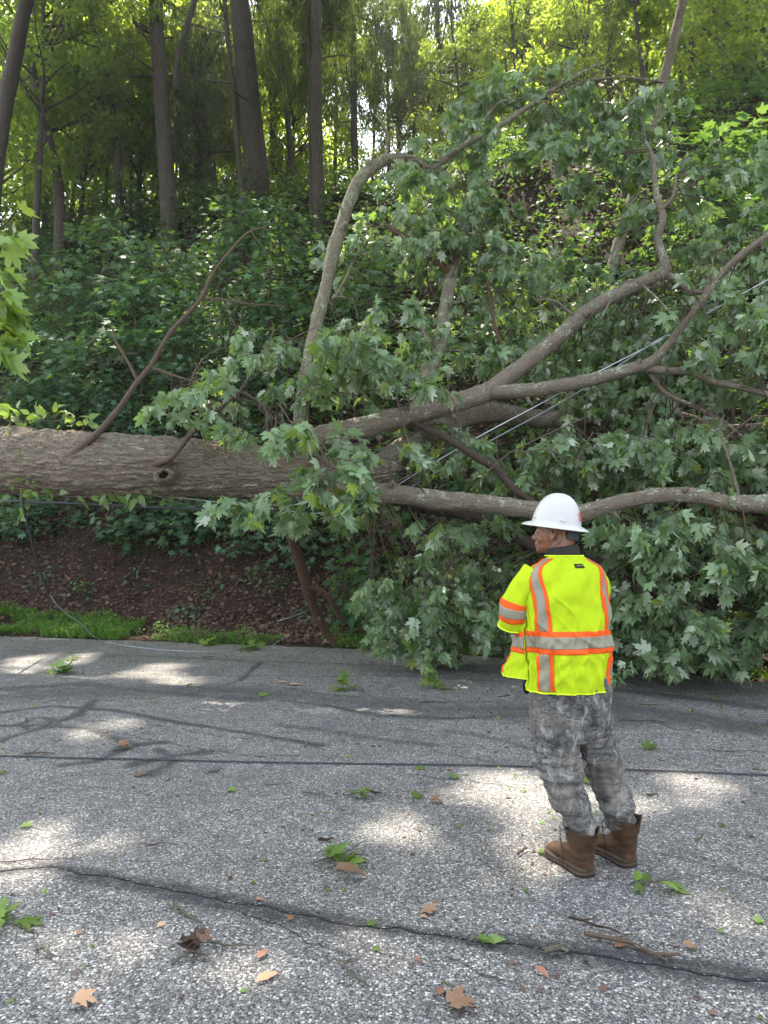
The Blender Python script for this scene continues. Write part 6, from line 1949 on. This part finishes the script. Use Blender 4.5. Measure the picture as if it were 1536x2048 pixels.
for s in (-1, 1):
    ico(gb, HW(.074 * s, -.004, -.028), (.008, .013, .022), HROT)
    ear = [(.078, .010, -.012), (.083, .004, .006), (.086, -.010, .011), (.087, -.022, .002), (.086, -.023, -.018), (.083, -.016, -.034), (.078, -.004, -.048), (.074, .006, -.044)]
    for a, b_ in zip(ear[:-1], ear[1:]):
        capsule(gb, HW(a[0] * s, a[1], a[2]), HW(b_[0] * s, b_[1], b_[2]), .0055, .0055, 8)
# neck into the shoulders
loft(gb, [ring(p, rx_, ry_, 0, 28) for (p, rx_, ry_) in [(HW(0, -.022, .0), .056, .060), (HW(0, -.030, -.06), .058, .062), (HW(0, -.036, -.10), .062, .066), ((.872, 3.605, 1.475), .070, .070), ((.880, 3.60, 1.43), .085, .078)]])
# trunk of the body (under the vest), arms, hands, legs
rings = []
for z in np.linspace(.72, 1.47, 24):
    k_ = .026 + .034 * min(1, max(0, (1.02 - z) / .1)); a = float(np.interp(z, TZ, TA)) - k_; b_ = float(np.interp(z, TZ, TB)) - k_
    cc = L2W(.004 * max(0, min(1, (z - 1) / .4)), 0, z); rings.append(ring((cc.x, cc.y, z), max(.05, a), max(.05, b_), YAW, 36, 2.3))
loft(gb, rings)


def chain(pts, rr_, n=16):
    P = [L2W(*p) for p in pts]
    t_ = Geo(); tube(t_, P, rr_, n, .012); t_.A = {}
    V = np.concatenate(t_.V); gb.add(V, tris=t_.T[0] if t_.T else None, quads=t_.Q[0])
    for p, r in ((P[0], rr_[0]), (P[-1], rr_[-1])): ico(gb, p, (r,) * 3, n=14)


for s in (-1, 1):
    chain(ARM[s], [.030, .046, .048, .046, .043])
    chain([ARM[s][-1]] + FORE[s], [.044, .045, .043, .036, .028])
# hands folded against the opposite arms: palm, four fingers of different length, thumb
for s in (-1, 1):
    w = Vector(FORE[s][-1]); d = Vector((-s * 1.0, -.25 if s > 0 else -.35, .05 if s > 0 else .12)).normalized()
    up = Vector((0, 0, 1)); up = (up - d * up.dot(d)).normalized(); nrm = d.cross(up)
    pc = w + d * .055
    rot = np.stack([np.array(d), np.array(up), np.array(nrm)], 1)
    R3 = np.array([[cY, -sY, 0], [sY, cY, 0], [0, 0, 1]])
    ico(gb, L2W(*pc), (.050, .040, .017), R3 @ rot, 18)
    for k, (L, oz) in enumerate(((.066, .030), (.075, .011), (.069, -.009), (.054, -.028))):
        a = w + d * .092 + up * oz
        curl = Vector((0, -.55, 0))
        b1 = a + (d + curl * .3).normalized() * L * .45; b2 = b1 + (d * .8 + curl).normalized() * L * .33; b3 = b2 + (d * .45 + curl * 1.6).normalized() * L * .25
        for p, q, r1, r2 in ((a, b1, .0098, .009), (b1, b2, .009, .0082), (b2, b3, .0082, .0072)):
            capsule(gb, L2W(*p), L2W(*q), r1, r2, 10)
    t0 = w + d * .022 + up * .028; t1 = t0 + (d * .6 + up * .9).normalized() * .035; t2 = t1 + (d * 1.0 + up * .45).normalized() * .030
    capsule(gb, L2W(*t0), L2W(*t1), .013, .0115, 10); capsule(gb, L2W(*t1), L2W(*t2), .0112, .009, 10)


def pxring(px, py, Y, hw, dep=1.0, tilt=None, e=2.1, yaw=0.0):
    c_ = at(px, py, Y); r_ = hw * Y / FPX
    return ring(c_, r_, r_ * dep, yaw, 32, e, tilt)


LEG = {
    -1: [(1106, 1405, 3.60, 46), (1112, 1470, 3.59, 45.5), (1119, 1526, 3.575, 41), (1131, 1580, 3.56, 37), (1146, 1620, 3.54, 32), (1157, 1650, 3.52, 28), (1161, 1672, 3.515, 24)],
    1: [(1176, 1400, 3.66, 43), (1184, 1465, 3.665, 41), (1199, 1512, 3.67, 37), (1212, 1560, 3.67, 34), (1228, 1600, 3.65, 32), (1240, 1627, 3.63, 28), (1244, 1648, 3.625, 24)],
}
for s in (-1, 1):
    loft(gb, [pxring(px, py, Y, max(12, hw - 19)) for (px, py, Y, hw) in LEG[s]])
body = fuse(gb, 'body', M['skin'], person, .0052, 3)

# eyes
ge, gi = Geo(), Geo()
for s in (-1, 1):
    ico(ge, HW(.030 * s, .0735, -.003), (.0115, .0105, .009), HROT, 16)
    ico(gi, HW(.030 * s, .0805, -.003), (.005, .004, .005), HROT, 12)
    e_ = ge.build('eye', M['eye'], body); gi.build('iris', M['iris'], body); ge, gi = Geo(), Geo()
# close cut hair round the back and sides
gh = Geo()
U, Vv = np.meshgrid(np.linspace(math.radians(72), math.radians(288), 60), np.linspace(-.62, .75, 26))
cz = Vv; rr_ = np.sqrt(1 - cz ** 2)
side = np.abs(np.sin(U))
zlow = np.where(side > .8, -.35, -.62)
cz = np.maximum(cz, zlow + 0 * cz); rr_ = np.sqrt(1 - cz ** 2)
X = np.sin(U) * rr_ * .0785; Yh = -.014 + np.cos(U) * rr_ * .101; Zh = .030 + cz * .088
P = np.stack([X, Yh, Zh], -1).reshape(-1, 3)
Pw = np.array(HC) + P[:, :1] * np.array(hr) + P[:, 1:2] * np.array(hf) + P[:, 2:] * np.array(hu)
i = np.arange(len(Pw)).reshape(U.shape)
gh.add(Pw, quads=np.stack([i[:-1, :-1], i[:-1, 1:], i[1:, 1:], i[1:, :-1]], -1).reshape(-1, 4))
gh.build('hair', M['hair'], body)

# shirt collar ------------------------------------------------------------
gc = Geo()
nu = 60
rows = []
for (z, rx_, ry_, cx, cy_) in ((1.455, .085, .075, .872, 3.615), (1.485, .080, .074, .872, 3.612), (1.512, .080, .078, .872, 3.610), (1.538, .077, .078, .866, 3.610), (1.545, .073, .075, .866, 3.610), (1.520, .068, .070, .868, 3.608)):
    rg = ring((cx, cy_, z), rx_, ry_, .2, nu, 2.0, (.16, .0))
    rg[:, :2] += ((fbm(rg * 30, 2, 4) - .5) * .010)[:, None]
    rows.append(rg)
loft(gc, rows, close=False)
gc.build('shirt_collar', M['camo_dark'] if 'camo_dark' in M else M['shirt'], person)

# hard hat ----------------------------------------------------------------
HT = math.radians(8.0)       # tipped back
hatc = HC + Vector((0, 0, .0)) + hf * (-.004) + hu * .032
fT = (hf * math.cos(HT) + hu * math.sin(HT)); uT = (hu * math.cos(HT) - hf * math.sin(HT))


def hat_pt(x, y, z): return hatc + hr * x + fT * y + uT * z


def hat_surf(th, r, z, ridge=True):
    rx_, ry_ = .103, .119
    x = math.sin(th) * r * rx_; y = math.cos(th) * r * ry_
    if ridge and r < .97:
        for c0, wd, hh in ((0, .013, .0065), (-.034, .007, .0025), (.034, .007, .0025)):
            z += hh * math.exp(-((x - c0) / wd) ** 2) * min(1, (1 - r) * 6)
    return x, y, z


PRO = [(0, .143), (.12, .1425), (.25, .140), (.4, .1335), (.55, .122), (.68, .107), (.79, .088), (.88, .066), (.94, .044), (.98, .024), (1.0, .006), (1.01, .001), (1.06, -.002), (1.14, -.0055), (1.24, -.011), (1.33, -.018), (1.35, -.0205), (1.345, -.023), (1.24, -.0145), (1.10, -.007), (.97, -.004), (.95, .02), (.90, .05), (.80, .08), (.6, .11), (.3, .13), (0, .135)]
gh = Geo(); nth = 96; V = []
for (r, z) in PRO:
    for k in range(nth):
        th = 2 * math.pi * k / nth
        rr_ = r
        if r > 1.02: rr_ = r + (r - 1.02) * .22 * max(0, math.cos(th))
        x, y, zz = hat_surf(th, rr_, z)
        V.append(hat_pt(x, y, zz))
i = np.arange(len(PRO) * nth).reshape(len(PRO), nth); nx = np.roll(i, -1, 1)
gh.add(np.array([list(v) for v in V]), quads=np.stack([i[:-1], i[1:], nx[1:], nx[:-1]], -1).reshape(-1, 4))
hat = gh.build('hard_hat', M['hat'], person)
# slot bumps above the brim, sticker, rear headband
gs_ = Geo()
for th in (math.radians(-38), math.radians(-118), math.radians(38), math.radians(118)):
    x, y, z = hat_surf(th, 1.0, .018)
    c_ = hat_pt(x, y, z)
    ico(gs_, c_, (.016, .005, .0055), np.stack([np.array(hr * math.cos(th) - fT * math.sin(th)), np.array(hr * math.sin(th) + fT * math.cos(th)), np.array(uT)], 1), 16)
gs_.build('slot', M['hat'], hat)
gs_ = Geo(); V = []
for a in np.linspace(-186, -168, 8):
    for zz, r in ((.025, .985), (.045, .948), (.062, .90)):
        x, y, z = hat_surf(math.radians(a), r + .008, zz); V.append(list(hat_pt(x, y, z)))
i = np.arange(24).reshape(8, 3)
gs_.add(V, quads=np.stack([i[:-1, :-1], i[1:, :-1], i[1:, 1:], i[:-1, 1:]], -1).reshape(-1, 4))
gs_.build('sticker', M['sticker_red'], hat)
gs_ = Geo()
rows = []
for zz, gr in ((.0, 1.0), (-.012, 1.0), (-.034, .99), (-.050, .97)):
    rows.append(np.array([list(HC + hr * (math.sin(t) * .077 * gr) + hf * (-.014 + math.cos(t) * .099 * gr) + hu * (zz + .018 - .02 * abs(math.cos(t / 1)) * (1 if math.cos(t) < 0 else 0))) for t in np.linspace(math.radians(128), math.radians(232), 30)]))
Vb = np.concatenate(rows); i = np.arange(120).reshape(4, 30)
gs_.add(Vb, quads=np.stack([i[:-1, :-1], i[:-1, 1:], i[1:, 1:], i[1:, :-1]], -1).reshape(-1, 4))
gs_.build('headband', M['hat_band'], hat)
# cord from hat behind the ear
gs_ = Geo(); tube(gs_, [HW(-.080, -.03, .02), HW(-.083, -.055, -.03), HW(-.078, -.04, -.06), HW(-.066, .0, -.09), HW(-.05, .03, -.118)], [.0016] * 5, 6, .01); gs_.A = {}
gs_.build('strap', M['hat_band'], hat)

# trousers ----------------------------------------------------------------
gp = Geo()
loft(gp, [ring((PX0 + cx, PY0 + .005, z), a, b_, YAW, 40, 2.5) for (z, a, b_, cx) in ((.62, .14, .10, .045), (.66, .180, .130, .045), (.72, .188, .142, .042), (.80, .190, .146, .036), (.90, .190, .145, .025), (.95, .186, .14, .02))])
for s in (-1, 1):
    loft(gp, [pxring(px, py, Y, hw, 1.12) for (px, py, Y, hw) in LEG[s]])
# cargo pockets on the outer thighs
ico(gp, at(1079, 1500, 3.60), (.022, .055, .085)); ico(gp, at(1222, 1490, 3.72), (.022, .055, .08))
ico(gp, at(1083, 1524, 3.60), (.030, .06, .04))


def wrinkle(V):
    z = V[:, 2]
    k = np.exp(-((z - .50) / .10) ** 2) + 1.5 * np.exp(-((z - .27) / .07) ** 2) + .35
    a = fbm(V * (6, 6, 20) + fbm(V * 4, 2, 77)[:, None] * 2.5, 3, 12) - .5
    b_ = fbm(V * (22, 22, 7), 2, 19) - .5
    c_ = fbm(V * (6, 6, 6), 2, 29) - .5
    r1 = 1 - np.abs(fbm(V * (5, 5, 15) + fbm(V * 5, 2, 3)[:, None] * 3, 2, 44) - .5) * 4
    return np.clip(a * .055 * k + b_ * .014 + c_ * .024 + r1 * .005 * k, -.012, .03)


trousers = fuse(gp, 'trousers', M['camo'], person, .006, 8, disp=wrinkle)
g_ = Geo()
P = []
for k in range(12):
    t = k / 11
    px = 1108 + 44 * t; py = 1446 + 2 * math.sin(t * 3) - (6 if k == 0 else 0)
    # find the back of the leg: march towards the camera from the leg centre
    Y = 3.60 - .140 + .0 * t
    P.append(at(px, py, Y))
# waist phone clip seen under the vest hem at his left
g2 = Geo(); ico(g2, at(1053, 1374, 3.62), (.018, .03, .035)); g2.build('phone_pouch', M['label_black'], person)

# boots -------------------------------------------------------------------
def boot(heel_px, toe_dir, top, name='boot', lace_side=-1):
    H_ = gnd(*heel_px); H_.z = 0
    d = Vector((toe_dir[0], toe_dir[1], 0)).normalized(); sd = Vector((d.y, -d.x, 0))   # sd: his right
    L = .305

    def W_(t, x, z): return H_ + d * (t * L) + sd * x + Vector((0, 0, z))
    gu_ = Geo()
    n = 28
    rings = []
    WD = 1.12
    for (t, hw, h, z0) in ((-.01, .020, .085, .036), (.03, .036, .105, .034), (.13, .041, .118, .032), (.30, .042, .130, .032), (.42, .043, .126, .032), (.55, .047, .104, .030), (.68, .0505, .088, .029), (.80, .052, .079, .028), (.90, .047, .071, .028), (.965, .036, .060, .030), (.998, .018, .044, .034)):
        th = np.linspace(0, 2 * math.pi, n, endpoint=False)
        e = 2 / 2.5
        X = np.sign(np.cos(th)) * np.abs(np.cos(th)) ** e * hw * WD; Z = np.sign(np.sin(th)) * np.abs(np.sin(th)) ** e
        Z = z0 + (h - z0) * (Z + 1) / 2
        X = X * (1 - .28 * np.clip((Z - z0) / (h - z0), 0, 1) ** 2)
        rings.append(np.array([list(W_(t, x_, z_)) for x_, z_ in zip(X, Z)]))
    loft(gu_, rings)
    top = Vector(top)
    a0 = W_(.165, 0, .07)
    yaw = math.atan2(sd.y, sd.x)
    sh = []
    for f_, rx_, ry_ in ((0, .046, .056), (.2, .050, .060), (.4, .053, .063), (.65, .058, .067), (.85, .063, .071), (1.0, .066, .074)):
        c_ = a0.lerp(top, f_); sh.append(ring(c_, rx_, ry_, yaw, n, 2.2))
    loft(gu_, sh)
    ico(gu_, W_(.36, 0, .10), (.036, .045, .035), np.stack([np.array(sd), np.array(d), np.array([0, 0, 1])], 1))

    def wr(V):
        z = V[:, 2]
        k = np.exp(-((z - .10) / .03) ** 2)
        a = fbm(V * (12, 12, 60), 2, 8) - .5; b_ = fbm(V * 16, 2, 18) - .5
        return a * .014 * (k + .2) + b_ * .006
    bt = fuse(gu_, name, M['leather'], person, .0045, 5, disp=wr)
    # tall padded collar, open at the top with a dip at the back corner
    gc_ = Geo(); rows = []
    th = np.linspace(0, 2 * math.pi, 49)
    ax = (top - a0).normalized()
    for (f_, g0, lin) in ((-.055, .99, 0), (-.03, 1.04, 0), (.0, 1.07, 0), (1.0, 1.20, 0), (1.04, 1.19, 0), (1.0, 1.10, 0), (.0, .97, 0)):
        row = []
        for t in th:
            # height of the rim: high in front and at the back strip, low between on the right rear
            hgt = .020 + .020 * max(0, math.cos(t - math.radians(90))) + .022 * math.exp(-((((t - math.radians(318) + math.pi) % (2 * math.pi)) - math.pi) / .32) ** 2) - .024 * math.exp(-((((t - math.radians(282) + math.pi) % (2 * math.pi)) - math.pi) / .28) ** 2)
            zz = f_ * hgt if f_ > 0 else f_
            x_ = math.cos(t) * .0675 * g0; y_ = math.sin(t) * .0755 * g0
            row.append(list(top + sd * x_ + d * y_ + ax * zz))
        rows.append(np.array(row))
    V = np.concatenate(rows); i = np.arange(len(V)).reshape(len(rows), 49)
    gc_.add(V, quads=np.stack([i[:-1, :-1], i[:-1, 1:], i[1:, 1:], i[1:, :-1]], -1).reshape(-1, 4))
    gc_.build('boot_collar', M['leather'], bt)
    gl_ = Geo(); V = [list(top + ax * .004)] + [list(top + sd * math.cos(t) * .067 + d * math.sin(t) * .075 + ax * .002) for t in th[:-1]]
    gl_.add(V, tris=[(0, 1 + k, 1 + (k + 1) % 48) for k in range(48)]); gl_.build('shaft_shade', M['shaft_shade'], bt)  # black disc closing the shaft, in place of the shade inside the boot
    # sole: outline of the foot, wavy upper edge, lugs below
    out_ = []
    for (t, hw) in ((-.005, .006), (.0, .020), (.03, .034), (.10, .0415), (.22, .043), (.38, .040), (.52, .043), (.68, .053), (.80, .0555), (.90, .050), (.96, .038), (1.0, .018), (1.012, .004)):
        out_.append((t, hw * 1.12))
    tt = np.linspace(0, 1, 40); T_ = np.interp(tt, np.linspace(0, 1, len(out_)), [o_[0] for o_ in out_]); Hw = np.interp(tt, np.linspace(0, 1, len(out_)), [o_[1] for o_ in out_])
    loop = [(t, h) for t, h in zip(T_, Hw)] + [(t, -h) for t, h in zip(T_[::-1], Hw[::-1])]

    def slab(z0f, z1f, grow0, grow1, mat, nm, extra=None):
        gs2 = Geo(); rs = []
        for zf, gr in ((z0f, grow0), (lambda t: (z0f(t) * .5 + z1f(t) * .5), max(grow0, grow1) + .001), (z1f, grow1)):
            rs.append(np.array([list(W_(t, x_ + math.copysign(gr, x_), zf(t))) for t, x_ in loop]))
        loft(gs2, rs); return gs2.build(nm, M[mat], bt)
    slab(lambda t: .0, lambda t: .010, .000, .001, 'sole_dark', 'outsole')
    slab(lambda t: .0105, lambda t: .024 + .004 * max(0, math.cos(t * 3)), .0035, .001, 'sole', 'midsole')
    slab(lambda t: .0245 + .004 * max(0, math.cos(t * 3)), lambda t: .040 + .006 * max(0, math.cos(t * 3)) + .004 * math.sin(t * 9), .003, -.003, 'sole', 'midsole')
    # heel counter and toe seams
    gse = Geo()
    for (t0_, t1_, za, zb) in ((.0, .42, .092, .070), (.42, .62, .070, .040)):
        for s in (-1, 1):
            P = []
            for k in range(10):
                f_ = k / 9; t = t0_ + (t1_ - t0_) * f_
                hw = np.interp(t, [0, .05, .15, .3, .45, .6], [.026, .037, .0405, .042, .043, .047])
                P.append(W_(t, s * hw * 1.12, za + (zb - za) * f_ + .006 * math.sin(f_ * 3)))
            tube(gse, P, [.0016] * 10, 5, .02)
    gse.A = {}; gse.build('seam', M['leather_dark'], bt)
    # laces
    glc = Geo()
    for k in range(6):
        t = .33 + .045 * (5 - k) if k < 3 else .33 + .01 * (5 - k)
        z = .10 + .018 * k; fr = W_(.42 - .018 * k, 0, z)
        fr = fr if k < 2 else a0.lerp(top, min(1, (z - .07) / .16)) + d * .062
        tube(glc, [fr + sd * -.028 - d * .010, fr + d * .006, fr + sd * .028 - d * .010], [.0022] * 3, 6, .01)
    tube(glc, [top + d * .060 - sd * .045, top + d * .075 - sd * .066 + Vector((0, 0, -.03)), W_(.36, -.066, .08), W_(.34, -.070, .025), W_(.28, -.075, .006)], [.0019] * 5, 6, .01)
    tube(glc, [top + d * .05 + sd * .055, W_(.30, .070, .12), W_(.32, .064, .05), W_(.34, .068, .012)], [.0019] * 4, 6, .01)
    glc.A = {}; glc.build('lace', M['lace'], bt)
    return bt


boot((1178, 1757), (-.40, 1), at(1163, 1663, 3.512))
boot((1264, 1738), (-.42, 1), at(1247, 1640, 3.625))
# far verge behind the camera is part of the ground sheet
print('verts', sum(len(o.data.vertices) for o in bpy.data.objects if o.type == 'MESH'), 'objects', len(bpy.data.objects))

# ------------------------------------------------------------------ thin haze added to stand in for the pale flare veil
hz_m, nt, out = new_mat('haze'); nt.nodes.clear(); out = nt.nodes.new('ShaderNodeOutputMaterial')
pv = nt.nodes.new('ShaderNodeVolumePrincipled')
pv.inputs['Color'].default_value = (.93, .95, .97, 1); pv.inputs['Density'].default_value = .0008; pv.inputs['Anisotropy'].default_value = .55
nt.links.new(pv.outputs[0], out.inputs['Volume'])
x0, x1, y0_, y1_, z0_, z1_ = -310, 310, -210, 310, -1.2, 60
Vh = [(x, y, z) for x in (x0, x1) for y in (y0_, y1_) for z in (z0_, z1_)]
Fh = [(0, 1, 3, 2), (4, 6, 7, 5), (0, 4, 5, 1), (2, 3, 7, 6), (0, 2, 6, 4), (1, 5, 7, 3)]
o = mesh_np('haze', Vh, quads=Fh, mat=hz_m, smooth=False); tag(o, kind='stuff'); tag(o, 'thin pale haze added for the veil of sun flare', 'haze')
SC.cycles.volume_bounces = 0
